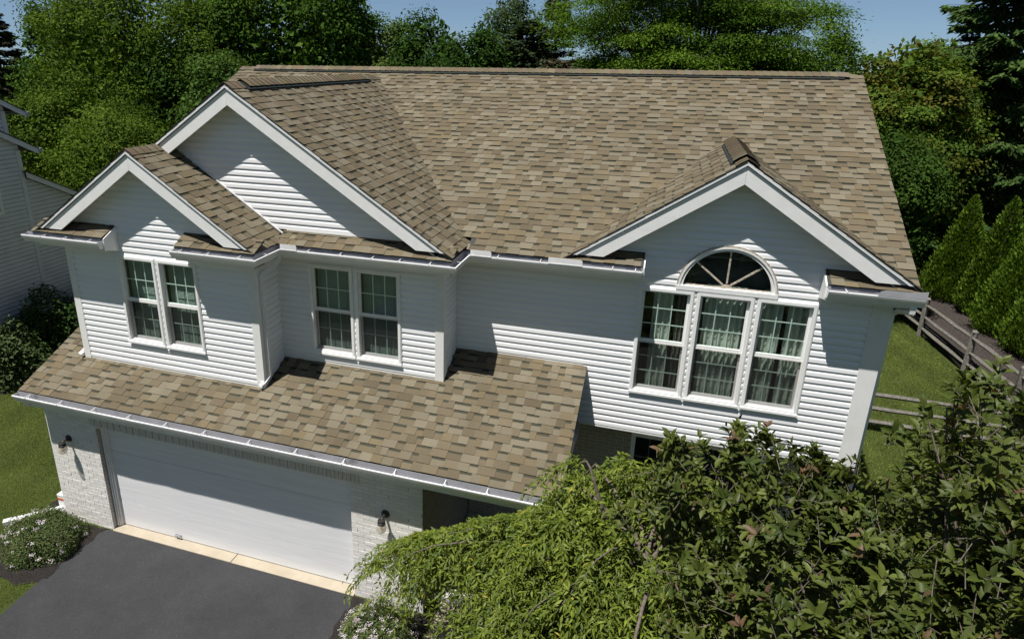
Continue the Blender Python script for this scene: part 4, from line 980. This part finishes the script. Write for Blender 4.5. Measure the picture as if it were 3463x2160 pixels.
# the wide honey locust: layered sprays on visible limbs
def honey_locust(base, label, seed):
    rng = np.random.default_rng(seed); t = thing('honey_locust', base, label, 'tree', BG); rnd = random.Random(seed)
    b = MB(); B = Vector(base); fork = B + Vector((.2, 0, 3.6)); b.tube([B, B + Vector((.1, 0, 1.8)), fork], [.34, .27, .24], 10)
    cl = []
    for k in range(44):
        a = k * 2.4 + rnd.uniform(-.3, .3); rr = 5.3 * math.sqrt((k + .6) / 44) * rnd.uniform(.85, 1.05)
        tip = B + Vector((rr * math.cos(a), rr * math.sin(a) * .8, 14.2 - (rr / 5.3) ** 2 * 4.2 + rnd.uniform(-1.6, .3)))
        if k % 3 == 0: tip.z -= rnd.uniform(1.5, 3.6)
        m1 = fork.lerp(tip, .35) + Vector((rnd.uniform(-.4, .4), rnd.uniform(-.4, .4), rnd.uniform(0, .7))); m2 = fork.lerp(tip, .7) + Vector((rnd.uniform(-.35, .35), rnd.uniform(-.35, .35), rnd.uniform(.1, .7)))
        b.tube([fork, m1, m2, tip], [.13, .085, .05, .012], 6, cap=False)
        for _ in range(7):
            s0 = m1.lerp(m2, rnd.random()) if rnd.random() < .4 else m2.lerp(tip, rnd.random()); e = s0 + Vector((rnd.uniform(-1.5, 1.5), rnd.uniform(-1.3, 1.3), rnd.uniform(-.3, .7)))
            b.tube([s0, s0.lerp(e, .5) + Vector((0, 0, .12)), e], [.035, .02, .006], 4, cap=False); cl.append(tuple(e))
        cl.append(tuple(tip))
    b.build('trunk', 'bark', t, smooth=True)
    cl = np.array(cl); per = 620; n = len(cl) * per; idx = np.repeat(np.arange(len(cl)), per)
    off = rng.normal(size=(n, 3)) * np.array([.5, .5, .12]); off[:, 2] -= .18 * (off[:, 0] ** 2 + off[:, 1] ** 2)
    pos = cl[idx] + off; d = off * np.array([1, 1, .2]) + rng.normal(size=(n, 3)) * .3 + np.array([0, 0, -.25])
    ls = .125 * rng.uniform(.6, 1.4, n)
    cb = 1.08 * np.array(G_LOC)[rng.integers(0, 3, len(cl))][idx] * (1 + rng.normal(0, .15, (n, 1)))
    leafset('crown', pos, d, np.array([0, 0, 1.0]) + rng.normal(size=(n, 3)) * .35, ls, ls * .36, np.clip(cb, .003, 1), 'far_leaf', t)
honey_locust((9.3, 22.5, 0), 'wide spreading honey locust with dark limbs and sky gaps above the ridge', 117)
broad_tree('understory_tree', 'low bushy green tree under the left side of the honey locust', (6.2, 21.5, 0), 8.7, 1.9, 1.8, 1, G_LOC, 118, BG, clumps=90, per=85, leaf=.16, cr=.5, trunk=.14)
broad_tree('understory_tree', 'dark shaded tree under the right side of the honey locust', (12.6, 23.5, 0), 9.0, 2.3, 2, 1, G_DARK, 119, BG, clumps=110, per=85, leaf=.16, cr=.55, trunk=.14)
broad_tree('understory_tree', 'dark shaded tree behind the trunk of the honey locust', (9.0, 27, 0), 8.4, 3.0, 2, 1, G_DARK, 120, BG, clumps=110, per=80, leaf=.2, cr=.6, trunk=.14)
broad_tree('locust_tree', 'hazy green tree in the distance just right of the honey locust', (18.6, 45, 0), 9.95, 2.4, 2.2, 3, G_LOC, 121, BG, clumps=70, per=75, leaf=.24, cr=.6, wl=.4)
broad_tree('bronze_oak', 'olive and bronze tinted tree with tiered foliage at the right roof corner', (16.9, 22.3, 0), 9.2, 2.25, 2.3, .8, G_BRZ, 122, BG, clumps=170, per=100, leaf=.15, cr=.55, flat=.32, up_=.8, lump=.12)
broad_tree('locust_tree', 'distant tree with a yellowish top behind the bronze tree', (24.6, 45, 0), 9.75, 2.0, 2.2, 3, G_YEL, 123, BG, clumps=70, per=75, leaf=.24, cr=.6)
conifer('spruce_tree', 'slim grey green spruce tip left of the giant spruce', (20.4, 27.5, 0), 10.1, 1.9, [(.034, .052, .036), (.045, .064, .045)], 124, BG, dens=.9, droop=.12, spray=.24, z0=2)
conifer('spruce_tree', 'giant drooping dark spruce along the right edge', (21.2, 25.4, 0), 19.0, 5.2, G_SPR, 125, BG, dens=1.7, droop=.34, spray=.34, z0=1.2, top_pow=.8, step=.5, hang=.6, up_tip=.2)
broad_tree('understory_tree', 'glossy dark green round tree beside the right roof edge', (15.85, 17.3, 0), 6.2, 1.35, 1.4, 1.0, [(.036, .072, .012), (.046, .088, .014), (.028, .056, .010)], 126, BG, clumps=110, per=95, leaf=.11, cr=.36, trunk=.1)
broad_tree('understory_tree', 'dark tree in deep shade behind the clipped evergreens', (22.5, 31, 0), 7.0, 3.4, 2.2, .4, G_DARK, 127, BG, clumps=110, per=80, leaf=.2, cr=.6, trunk=.12)
broad_tree('understory_tree', 'dark tree in deep shade beyond the ornamental grass', (19.2, 32.5, 0), 6.5, 2.8, 2.0, .3, G_DARK, 128, BG, clumps=100, per=80, leaf=.2, cr=.6, trunk=.12)
broad_tree('garden_bush', 'small light green bush left of the evergreen row', (21.3, 27.2, 0), 1.9, .75, .7, .1, G_LOC, 129, 'garden plants by the fence', clumps=30, per=60, leaf=.11, cr=.25, trunk=.04, nl=8, cat='bush')
AP = [(0.0803, 0.1399, 0.0113), (0.0632, 0.114, 0.0097), (0.101, 0.1619, 0.0146), (0.0551, 0.0958, 0.0097)]
for i, (x, y, h_, r_, lb) in enumerate([(19.25, 19.9, 3.75, .92, 'cone shaped evergreen nearest the house roof'), (19.75, 18.3, 4.0, .88, 'second cone shaped evergreen with the tallest pointed tip'),
        (19.85, 16.5, 3.85, 1.05, 'cone shaped evergreen beside the second fence post'), (20.9, 17.6, 3.6, .9, 'cone shaped evergreen standing behind the front row'), (19.95, 14.8, 3.9, 1.05, 'cone shaped evergreen half hidden by the dark leaved tree'), (20.2, 13.0, 3.9, 1.05, 'cone shaped evergreen at the right edge of the photo')]):
    cone_cedar('arborvitae', lb, (x, y, 0), h_, r_, AP if i % 2 else AP[:3], 140 + i, 'cone evergreens beyond the fence', 19000)
def reed_clump(base, label, seed):
    rng = np.random.default_rng(seed); n = 900; t = thing('reed_grass', base, label, 'grass clump', 'garden plants by the fence')
    a = rng.uniform(0, 6.28, n); rr = rng.uniform(0, .22, n); pos = np.stack([base[0] + rr * np.cos(a), base[1] + rr * np.sin(a), np.zeros(n)], 1)
    d = np.stack([np.cos(a) * .7, np.sin(a) * .7, rng.uniform(.5, 1.3, n)], 1)
    leafset('blade', pos, d, np.array([0, 0, 1.0]) + 0 * d, rng.uniform(.5, .95, n), .02, pick(rng, [(.075, .095, .06), (.09, .11, .075)], n), 'leaf', t, 'curve', .1, .45)['kind'] = 'stuff'
reed_clump((19.3, 23.2, 0), 'grey green ornamental grass clump left of the evergreen row', 150)
# far woods that close the horizon
def woods(seed):
    rng = np.random.default_rng(seed); n = 60000; a = rng.uniform(-1.25, .75, n); rr = rng.uniform(70, 95, n)
    top = 7.6 + 1.1 * np.sin(a * 23) + .8 * np.sin(a * 57 + 1) + .5 * np.sin(a * 131); f = rng.uniform(0, 1, n) ** .6
    pos = np.stack([8.9 + rr * np.sin(a), -7.6 + rr * np.cos(a), f * top + rng.normal(0, .25, n)], 1)
    d = sph(rng, n); s = rng.uniform(.5, .9, n)
    o = leafset('distant_woods', pos, d, np.array([0, -.5, 1.0]) + rng.normal(size=(n, 3)) * .5, s, s * .8, pick(rng, G_DARK + G_MAPLE, n), 'far_leaf', None)
    tag(o, 'far off band of dark woods closing the horizon', 'woods', None, 'stuff')
woods(160)
# trees on the street side, behind the viewpoint; they stand in the window reflections
for i, (x, y, h_, r_, lb) in enumerate([(-9, -27, 13, 5.5, 'street tree far to the left in front of the house'), (3, -31, 14, 6, 'street tree opposite the garage'), (15, -29, 13, 5.5, 'street tree opposite the triple window'), (27, -25, 12, 5, 'street tree far to the right in front of the house')]):
    broad_tree('street_tree', lb, (x, y, 0), h_, r_, r_, 2, G_MAPLE, 170 + i, 'trees across the street', clumps=120, per=45, leaf=.38, cr=.9)

# weeping cherry beside the porch
def weeping_cherry(base, label, seed):
    rng = np.random.default_rng(seed); rnd = random.Random(seed); t = thing('weeping_cherry', base, label, 'tree')
    b = MB(); bx, by = base[0], base[1]; top = (bx + .05, by, 3.35)
    b.tube([base, (bx + .06, by + .03, 1.2), (bx - .02, by, 2.4), top], [.14, .11, .10, .08], 10)
    P, D, C = [], [], []
    for k in range(720):
        a = rnd.uniform(0, 6.283); R_ = rnd.uniform(.25, 1) ** .7 * 3.05 * (1 + .10 * math.sin(3 * a + 1) + .08 * math.sin(7 * a)); rise = rnd.uniform(.25, 1.15) * (1.15 - .4 * R_ / 3.1)
        ca, sa = math.cos(a), math.sin(a); start = Vector(top) + Vector((ca * .1, sa * .1, -rnd.uniform(0, .8)))
        if k % 9 == 0: a = math.pi + rnd.uniform(-.75, -.12); R_ = rnd.uniform(2.7, 3.6)
        elif math.cos(a) < -.15 and math.sin(a) < .05: R_ *= .66
        ca, sa = math.cos(a), math.sin(a)
        if rnd.random() < .1: rise += rnd.uniform(.1, .3)
        pts = []
        for i in range(9):
            f = i / 8; r_ = R_ * f; zz = start.z + rise * math.sin(min(f * 2.1, 1.8)) - (2.1 + .5 * rnd.random()) * max(0, f - .25) ** 1.7 * (R_ / 3.1) ** 1.2
            pts.append(Vector((start.x + ca * r_ + .12 * math.sin(4 * f + k), start.y + sa * r_ * .92 + .12 * math.cos(3 * f + k), zz)))
        for p in pts:
            r_ = math.hypot(p.x - bx, p.y - by); p.z = min(p.z, float(np.interp(r_, [0, .6, 1.1, 1.7, 2.4, 3.0, 3.6], [4.7, 4.4, 3.9, 3.4, 2.95, 2.45, 1.75])) * (1 - .16 * (k % 10) / 10)); p.z = min(p.z, float(np.interp(p.x, [5.5, 6.1, 6.75, 7.5, 8.1, 8.25, 8.6, 9.0, 9.5], [1.5, 2.2, 2.5, 2.9, 3.1, 3.65, 4.1, 4.45, 4.8])) - .75 * (p.y + 1) - .06)
        if k < 22: b.tube(pts, [.035, .028, .022, .017, .013, .010, .008, .006, .004], 5, cap=False)
        elif k < 300 and k % 3 == 0: b.tube(pts[2:], [.010, .009, .008, .007, .006, .005, .003], 4, cap=False)
        # hanging strands along the arch
        for s in range(rnd.randint(9, 13)):
            f = rnd.uniform(.22, 1); i = min(7, int(f * 8)); p = pts[i].lerp(pts[i + 1], f * 8 - i); ln = rnd.uniform(.2, .75) * (0.5 + f)
            az = a + rnd.uniform(-2.4, 2.4); ox, oy = math.cos(az), math.sin(az)
            nl = int(ln / .026) + 4; u = (np.arange(nl) + rng.random(nl)) / nl
            st = np.stack([p.x + ox * ln * .7 * u, p.y + oy * ln * .7 * u, p.z + .07 * np.sin(u * 2.2) - ln * .75 * u ** 1.7], 1)
            sg = np.where(np.arange(nl) % 2 == 0, 1.0, -1.0)
            dd = np.stack([ox * .55 - oy * sg * .75, oy * .55 + ox * sg * .75, -.2 - .45 * u], 1) + rng.normal(size=(nl, 3)) * .42
            P.append(st); D.append(dd)
            c = [(.118, .158, .018), (.096, .134, .016), (.145, .182, .024), (.072, .106, .014)][rnd.randrange(4)]
            C.append(np.tile(c, (nl, 1)))
    b.build('trunk', 'young_bark', t, smooth=True)
    P, D, C = map(np.concatenate, (P, D, C)); n = len(P)
    C = C * (1 + rng.normal(0, .16, (n, 1))); yl = rng.random(n) < .006; C[yl] = (.30, .25, .03)
    L_ = rng.uniform(.055, .105, n)
    leafset('crown', P, D, np.array([0, 0, 1.0]) + rng.normal(size=(n, 3)) * .35, L_, L_ * rng.uniform(.24, .33, n), np.clip(C, .004, 1), 'near_leaf', t, 'fold', .3, .22)
weeping_cherry((9.05, -1.75, 0), 'bright green weeping tree with narrow drooping leaves in front of the porch', 180)

# crab apple with large dark leaves in the right foreground
def crab_apple(base, label, seed):
    rng = np.random.default_rng(seed); rnd = random.Random(seed); t = thing('crab_apple_tree', base, label, 'tree')
    b = MB(); P, D, N_, Ls, C = [], [], [], [], []
    blobs = [((11.3, -2.9, 3.85), (2.1, 1.75, 1.55), 1050), ((10.55, -3.9, 3.65), (1.2, 1.1, 1.15), 380), ((12.1, -3.4, 4.5), (1.5, 1.4, 1.4), 640), ((11.45, -2.7, 5.45), (.8, .7, 1.0), 75), ((9.95, -2.1, 4.35), (1.1, .9, .85), 300), ((11.1, -4.3, 4.3), (1.1, .9, 1.0), 330), ((12.2, -1.9, 5.0), (1.2, 1.1, 1.0), 70)]
    fork = Vector((base[0] - .05, base[1] + .05, 1.5)); b.tube([base, (base[0] - .04, base[1], .8), fork], [.17, .14, .13], 10)
    for (c, r_, cnt) in blobs:
        for k in range(max(3, cnt // 170)):
            d = Vector(sph(rng, 1)[0]); d.z = abs(d.z) * .8; e = Vector((c[0] + d.x * r_[0] * .8, c[1] + d.y * r_[1] * .8, c[2] + d.z * r_[2] * .85)); m = fork.lerp(e, .5) + Vector((rnd.uniform(-.3, .3), rnd.uniform(-.3, .3), rnd.uniform(-.1, .3)))
            b.tube([fork, fork.lerp(m, .5) + Vector((0, 0, .1)), m, m.lerp(e, .55) + Vector((rnd.uniform(-.12, .12), rnd.uniform(-.12, .12), .08)), e], [.036, .030, .021, .013, .005], 6, cap=False)
        for k in range(cnt):
            d = sph(rng, 1)[0]; d[2] = abs(d[2]) if rng.random() < .82 else d[2]; rr = rng.uniform(.45, 1.0) ** .5 * (1 + .12 * math.sin(5 * d[0] + seed) * math.sin(4 * d[1]))
            tip = np.array(c) + d * np.array(r_) * rr; hub = np.round(tip / .62) * .62 + .12 * np.sin(tip[::-1] * 9); tip = tip + (hub - tip) * .38; ou = unit(d * .8 + np.array([0, 0, .55]) + rng.normal(size=3) * .45)
            ln = rng.uniform(.12, .5); nl = int(rng.integers(8, 17)); s0 = tip - ou * ln
            b.tube([tuple(s0), tuple(s0 + ou * ln * .5 + rng.normal(size=3) * .015), tuple(tip)], [.004, .0035, .002], 4, cap=False)
            u = np.sort(rng.uniform(0, 1, nl)) ** .6
            q = s0 + ou * (ln * u)[:, None]; a = np.arange(nl) * 2.4 + rng.uniform(0, 6)
            e1 = unit(np.cross(ou, [0.3, .2, 1])); e2 = np.cross(ou, e1); side = e1 * np.cos(a)[:, None] + e2 * np.sin(a)[:, None]
            dd = side * (1.0 - .35 * u)[:, None] + ou * (.35 + .55 * u)[:, None] + np.array([0, 0, -.12]) + rng.normal(size=(nl, 3)) * .15
            P.append(q); D.append(dd); N_.append(ou * 1.0 + np.array([0, 0, .8]) - side * .3 + rng.normal(size=(nl, 3)) * .2)
            Ls.append(rng.uniform(.075, .13, nl) * (1 - .25 * (u > .9)))
            base_c = np.array([(.058, .080, .014), (.074, .096, .018), (.046, .066, .013), (.090, .110, .021)][rnd.randrange(4)])
            cc = np.tile(base_c, (nl, 1)) * (1 + rng.normal(0, .15, (nl, 1)))
            if rnd.random() < .14:
                m = u > .85; cc[m] = np.array([.12, .075, .042]) * (1 + rng.normal(0, .2, (m.sum(), 1)))
            if rnd.random() < .006: cc[rng.integers(0, nl)] = (.35, .18, .03)
            C.append(cc)
    b.build('trunk', 'young_bark', t, smooth=True)
    P, D, N_, Ls, C = map(np.concatenate, (P, D, N_, Ls, C))
    leafset('crown', P, D, N_, Ls, Ls * rng.uniform(.36, .48, len(Ls)), np.clip(C, .004, 1), 'near_leaf', t, 'curve', .28, .28)
crab_apple((11.6, -2.9, 0), 'dark leaved crab apple with bronze shoot tips filling the lower right corner', 190)
broad_tree('garden_bush', 'lime green fine leaved shrub glimpsed under the dark leaved tree', (10.0, -3.2, 0), 1.9, .8, .8, .1, [(.12, .19, .02), (.10, .16, .02)], 191, 'shrubs in the front beds', clumps=40, per=90, leaf=.07, cr=.25, trunk=.04, nl=8, cat='bush')

# flowering shrubs beside the driveway
def spirea(base, rx, ry, h, label, seed, nf=60, n=11000):
    rng = np.random.default_rng(seed); t = thing('flowering_shrub', base, label, 'shrub', 'flowering shrubs by the driveway')
    b = MB(); rnd = random.Random(seed)
    for k in range(40):
        a = rnd.uniform(0, 6.28); e = (base[0] + math.cos(a) * rx * .8 * rnd.random(), base[1] + math.sin(a) * ry * .8 * rnd.random(), h * rnd.uniform(.5, .9)); b.tube([(base[0] + .1 * math.cos(a), base[1] + .1 * math.sin(a), 0), e], [.008, .003], 4, cap=False)
    b.build('stem', 'bark', t)
    d = sph(rng, n); d[:, 2] = np.abs(d[:, 2]); lum = 1 + .10 * np.sin(5 * d[:, 0] + 1) * np.sin(6 * d[:, 1]) + .06 * np.sin(11 * d[:, 0] + 9 * d[:, 2])
    rr = rng.uniform(.3, 1, n) ** .4 * lum
    pos = np.array(base) + d * np.array([rx, ry, h]) * rr[:, None]; pos[:, 2] = np.maximum(pos[:, 2], .03)
    nn = d + np.array([0, 0, .6]) + rng.normal(size=(n, 3)) * .5
    leafset('foliage', pos, np.cross(nn, sph(rng, n)) + d * .4, nn, rng.uniform(.03, .055, n), rng.uniform(.013, .022, n), pick(rng, [(.070, .104, .028), (.088, .124, .036), (.105, .115, .05), (.052, .080, .026)], n, .2), 'leaf', t, 'quad')
    k = 22; c = sph(rng, nf); c[:, 2] = np.abs(c[:, 2]) + .15; c = unit(c)
    cp = np.array(base) + c * np.array([rx, ry, h]) * rng.uniform(.96, 1.06, (nf, 1)); idx = np.repeat(np.arange(nf), k); m = nf * k
    q = cp[idx] + rng.normal(size=(m, 3)) * np.array([.022, .022, .010]); nn = c[idx] + np.array([0, 0, .8]) + rng.normal(size=(m, 3)) * .4
    leafset('flower_cluster', q, np.cross(nn, sph(rng, m)), nn, rng.uniform(.011, .02, m), rng.uniform(.010, .016, m), pick(rng, [(.62, .54, .60), (.66, .62, .64), (.55, .44, .54), (.60, .58, .55)], m, .1), 'petal', t, 'quad')['kind'] = 'stuff'
spirea((-.86, -.72, 0), .70, .66, .62, 'rounded flowering shrub with pale pink flower heads at the left edge of the driveway', 200, 46, 18000)
spirea((5.62, -.75, 0), .58, .62, .62, 'flowering shrub with white flower heads in front of the right brick pier', 201, 120, 12000)
def shrub(base, rx, ry, h, label, seed, pal, leaf=.09, n=5000):
    rng = np.random.default_rng(seed); t = thing('garden_shrub', base, label, 'shrub', 'shrubs beside the neighbouring house')
    b = MB(); rnd = random.Random(seed)
    for k in range(24):
        a = rnd.uniform(0, 6.28); e = (base[0] + math.cos(a) * rx * .8 * rnd.random(), base[1] + math.sin(a) * ry * .8 * rnd.random(), h * rnd.uniform(.5, .95)); b.tube([(base[0], base[1], 0), (base[0] * .5 + e[0] * .5, base[1] * .5 + e[1] * .5, e[2] * .6), e], [.02, .012, .004], 5, cap=False)
    b.build('stem', 'bark', t)
    d = sph(rng, n); d[:, 2] = np.abs(d[:, 2]); lum = 1 + .16 * np.sin(5 * d[:, 0] + seed) * np.sin(4 * d[:, 1]) + .1 * np.sin(9 * d[:, 0] + 8 * d[:, 2])
    pos = np.array(base) + d * np.array([rx, ry, h]) * (rng.uniform(.35, 1, n) ** .4 * lum)[:, None]; pos[:, 2] = np.maximum(pos[:, 2], .05)
    nn = d * .6 + np.array([0, 0, .9]) + rng.normal(size=(n, 3)) * .4; s = leaf * rng.uniform(.6, 1.3, n)
    leafset('foliage', pos, np.cross(nn, sph(rng, n)) + d * .3, nn, s, s * .55, np.clip(pick(rng, pal, n, .2), .003, 1), 'leaf', t, 'fold')
VB = [(.062, .094, .03), (.05, .08, .026), (.078, .11, .036)]
shrub((-7.25, 4.0, 0), 1.0, 1.0, 1.45, 'sunlit viburnum shrub at the left edge in front of the neighbouring house', 210, VB, .12, 5200)
shrub((-8.0, 6.1, 0), 1.15, 1.2, 1.75, 'shaded dark shrub against the neighbouring wall', 211, G_DARK, .11, 5200)
shrub((-7.9, 8.0, 0), 1.1, 1.2, 1.6, 'dark shrub between the two houses behind the small gable corner', 212, G_DARK, .11, 4500)
shrub((-8.4, 3.6, 0), .8, 1.1, 1.6, 'low dark shrub at the very left edge by the neighbouring wall', 213, G_DARK, .11, 4500)

# grass: blades on the lawns that are seen close up
def lawn(name, label, poly, n, seed, h=.045, excl=()):
    rng = np.random.default_rng(seed); P = np.array(poly); lo_, hi_ = P.min(0), P.max(0)
    def inside(q, poly):
        r_ = np.zeros(len(q), bool); j = len(poly) - 1
        for i in range(len(poly)):
            xi, yi = poly[i]; xj, yj = poly[j]
            c = ((yi > q[:, 1]) != (yj > q[:, 1])) & (q[:, 0] < (xj - xi) * (q[:, 1] - yi) / (yj - yi + 1e-12) + xi); r_ ^= c; j = i
        return r_
    q = rng.uniform(lo_, hi_, (int(n * 1.6), 2)); q = q[inside(q, poly)]
    for e in excl: q = q[~inside(q, e)]
    q = q[:n]; m = len(q); pos = np.column_stack([q, np.zeros(m)])
    d = np.column_stack([rng.normal(0, .5, (m, 2)), np.ones(m)]); tone = 1 + .2 * np.sin(q[:, 0] * 1.7 + np.sin(q[:, 1] * 1.1)) * np.sin(q[:, 1] * 2.1 + 1) + .13 * np.sign(np.sin((q[:, 0] + .25 * q[:, 1]) * 5.7)) + .12 * np.sin(q[:, 0] * 7.3 + 2 * np.sin(q[:, 1] * 5.1))
    c = pick(rng, [(.105, .150, .018), (.125, .168, .022), (.084, .122, .015), (.155, .165, .05)], m, .18) * tone[:, None]
    L_ = h * rng.uniform(.6, 1.4, m)
    o = leafset(name, pos, d, rng.normal(size=(m, 3)), L_, h * .16, np.clip(c, .003, 1), 'grass_blade', None, 'quad')
    tag(o, label, 'grass', None, 'stuff')
mb1 = [(-0.11, -0.03), (-0.11, -1.36), (-0.5, -1.62), (-1.3, -1.45), (-1.75, -0.9), (-1.72, -0.1), (-1.75, 0.5), (-1.12, 0.55), (-1.12, -0.06)]
lawn('lawn_grass', 'short mown lawn left of the driveway and garage', [(-.22, -.1), (-.22, -3.4), (-4, -3), (-7, 2.2), (-7.2, 4.4), (-5.5, 7), (-1.15, 7), (-1.15, .5)], 150000, 220, .042, [mb1])
lawn('lawn_grass', 'mown side lawn between the house and the split rail fence', [(12.2, 4.5), (12.2, 20), (17.0, 19), (17.3, 13), (17.5, 8), (17.2, 4.5)], 110000, 221, .06)

# split rail fence
def post(loc, label, h=1.25, seed=0):
    rnd = random.Random(seed); t = thing('fence_post', (*loc, 0), label, 'fence post', 'weathered fence posts')
    b = MB(); b.bar((loc[0], loc[1], -.05), (loc[0] + rnd.uniform(-.02, .02), loc[1] + rnd.uniform(-.02, .02), h), .13, .11); b.prism([(loc[0] - .06, loc[1] - .05, h - .01), (loc[0] + .06, loc[1] - .05, h - .01), (loc[0] + .05, loc[1] + .05, h + .035), (loc[0] - .05, loc[1] + .05, h + .035)], (0, 0, .002)); b.build('shaft', 'fence_wood', t)
def rail(a, b_, z, label, grp, seed):
    rnd = random.Random(seed); m = MB(); a = Vector((*a, z + rnd.uniform(-.03, .03))); b2 = Vector((*b_, z + rnd.uniform(-.03, .03))); n = 6
    pts = [a.lerp(b2, i / n) + Vector((rnd.uniform(-.012, .012), rnd.uniform(-.012, .012), rnd.uniform(-.012, .012))) for i in range(n + 1)]
    m.tube(pts, [.035] + [.052 + rnd.uniform(-.006, .006) for _ in range(n - 1)] + [.035], 5)
    return tag(m.build('fence_rail', 'fence_wood'), label, 'fence rail', grp)
posts = [(16.75, 18.3), (17.11, 15.58), (17.43, 12.89), (17.68, 10.6), (17.8, 8.5)]
pl = ['weathered fence post farthest back by the house corner', 'weathered fence post just right of the gutter end', 'weathered fence post in front of the evergreens', 'weathered fence post half hidden by dark leaves', 'weathered fence post where the two fence runs meet']
for i, (p, l) in enumerate(zip(posts, pl)): post(p, l, 1.25, i)
hn = ['lowest', 'middle', 'top']
wh = ['stretch running behind the gutter end', 'stretch beside the bark bed', 'stretch in front of the evergreens', 'stretch nearest the fence corner']
for i in range(4):
    for k, z in enumerate((.28, .66, 1.05)):
        rail(posts[i], posts[i + 1], z, hn[k] + ' weathered rail of the side fence, ' + wh[i], 'rails of the side fence', i * 10 + k)
fp = [(12.05, 8.55), (15.7, 8.52), (17.8, 8.5)]
post(fp[1], 'weathered post in the middle of the cross fence', 1.2, 9)
for i in range(2):
    for k, z in enumerate((.25, .60, .95)):
        rail(fp[i], fp[i + 1], z, hn[k] + ' weathered rail of the cross fence, ' + ('half by the house wall' if i == 0 else 'half by the bark bed'), 'rails of the cross fence', 70 + i * 10 + k)
b = MB()
tw = [(16.95, 18.2), (17.29, 15.6), (17.61, 12.9), (17.86, 10.6), (17.98, 8.0), (18.1, 5)]
for j, z in enumerate((.0, .11, .22)):
    for p, q_ in zip(tw[:-1], tw[1:]): b.bar((p[0] + .0 + j * .012, p[1] + .01, z + .055), (q_[0] + j * .012, q_[1] - .01, z + .055), .12, .105)
tag(b.build('timber_edging', 'timber_dark'), 'low wall of stacked dark timbers holding the bark bed behind the fence', 'retaining wall')

# neighbouring house on the left
NB = thing('neighbour_house', (-12, 2, 0), 'white sided neighbouring house in shade at the left edge', 'house')
def nsiding(x, yz, name):
    b = MB(); zs = [p[1] for p in yz]; z = min(zs); n = len(yz)
    def span(z):
        ys = []
        for i in range(n):
            (ya, za), (yb_, zb) = yz[i], yz[(i + 1) % n]
            if (za - z) * (zb - z) <= 0 and abs(za - zb) > 1e-6: ys.append(ya + (yb_ - ya) * (z - za) / (zb - za))
        return (min(ys), max(ys)) if len(ys) >= 2 else None
    while z < max(zs) - .01:
        z2 = min(z + .125, max(zs)); s0, s1 = span(z + .002), span(z2 - .002)
        if s0 and s1:
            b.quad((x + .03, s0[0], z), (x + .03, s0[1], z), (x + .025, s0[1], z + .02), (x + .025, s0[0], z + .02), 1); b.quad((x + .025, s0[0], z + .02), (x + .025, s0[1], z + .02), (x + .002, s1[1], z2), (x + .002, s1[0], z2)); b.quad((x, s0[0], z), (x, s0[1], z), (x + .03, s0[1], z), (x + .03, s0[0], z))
        z = z2
    b.build(name, ['neighbour_siding', 'neighbour_lap_shade'], NB)
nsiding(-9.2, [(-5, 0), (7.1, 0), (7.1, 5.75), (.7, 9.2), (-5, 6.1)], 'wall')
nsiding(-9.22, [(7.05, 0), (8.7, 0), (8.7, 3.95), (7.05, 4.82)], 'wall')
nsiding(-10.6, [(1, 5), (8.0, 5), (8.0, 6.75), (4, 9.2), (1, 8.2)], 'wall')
b = MB(); b.box(-19, -9.23, -5, 7.0, 0, 5.7); b.box(-19, -9.24, 7.0, 8.6, 0, 3.9); b.box(-19, -10.62, 1, 7.9, 5.2, 6.7); b.build('core', 'neighbour_siding', NB)
def nroof(x0, x1, a, b_, th=.16):
    m = MB(); m.prism([(x1, a[0], a[1]), (x1, b_[0], b_[1]), (x1, b_[0], b_[1] - .03), (x1, a[0], a[1] - .03)][::-1], (x0 - x1, 0, 0)); m.build('roof', 'neighbour_roof', NB)
    m = MB(); m.prism([(x1 - .02, a[0], a[1] - .032), (x1 - .02, b_[0], b_[1] - .032), (x1 - .02, b_[0], b_[1] - .032 - th), (x1 - .02, a[0], a[1] - .032 - th)][::-1], (-.03, 0, 0)); m.build('rake_board', 'neighbour_siding', NB)
nroof(-19, -8.95, (.7, 9.35), (7.6, 5.62)); nroof(-19, -8.95, (-5.5, 6.0), (.7, 9.35)); nroof(-19, -8.98, (7.06, 5.0), (9.0, 3.97)); nroof(-19, -10.35, (3.4, 9.4), (8.6, 6.56)); nroof(-19, -10.35, (-1, 7), (3.4, 9.4))
b = MB(); b.box(-19, -8.93, 7.58, 7.68, 5.50, 5.61); b.box(-19, -10.32, 8.58, 8.68, 6.45, 6.55); b.build('gutter', 'gutter_inside', NB)
b = MB(); b.box(-9.19, -9.16, 6.98, 7.12, .1, 5.6); b.box(-10.59, -10.56, 7.87, 8.02, 5, 6.6); b.build('corner_board', 'neighbour_siding', NB)
b = MB()
for q_ in ((5.1, 6.25, 3.86, 3.98), (5.1, 6.25, 5.1, 5.2), (6.14, 6.25, 3.98, 5.1), (5.1, 5.2, 3.98, 5.1)): b.box(-9.19, -9.15, *q_)
wn = b.build('window', 'white_trim', NB)
b = MB(); b.quad((-9.17, 5.2, 3.98), (-9.17, 6.14, 3.98), (-9.17, 6.14, 5.1), (-9.17, 5.2, 5.1)); b.build('pane', 'dark_shade', wn)
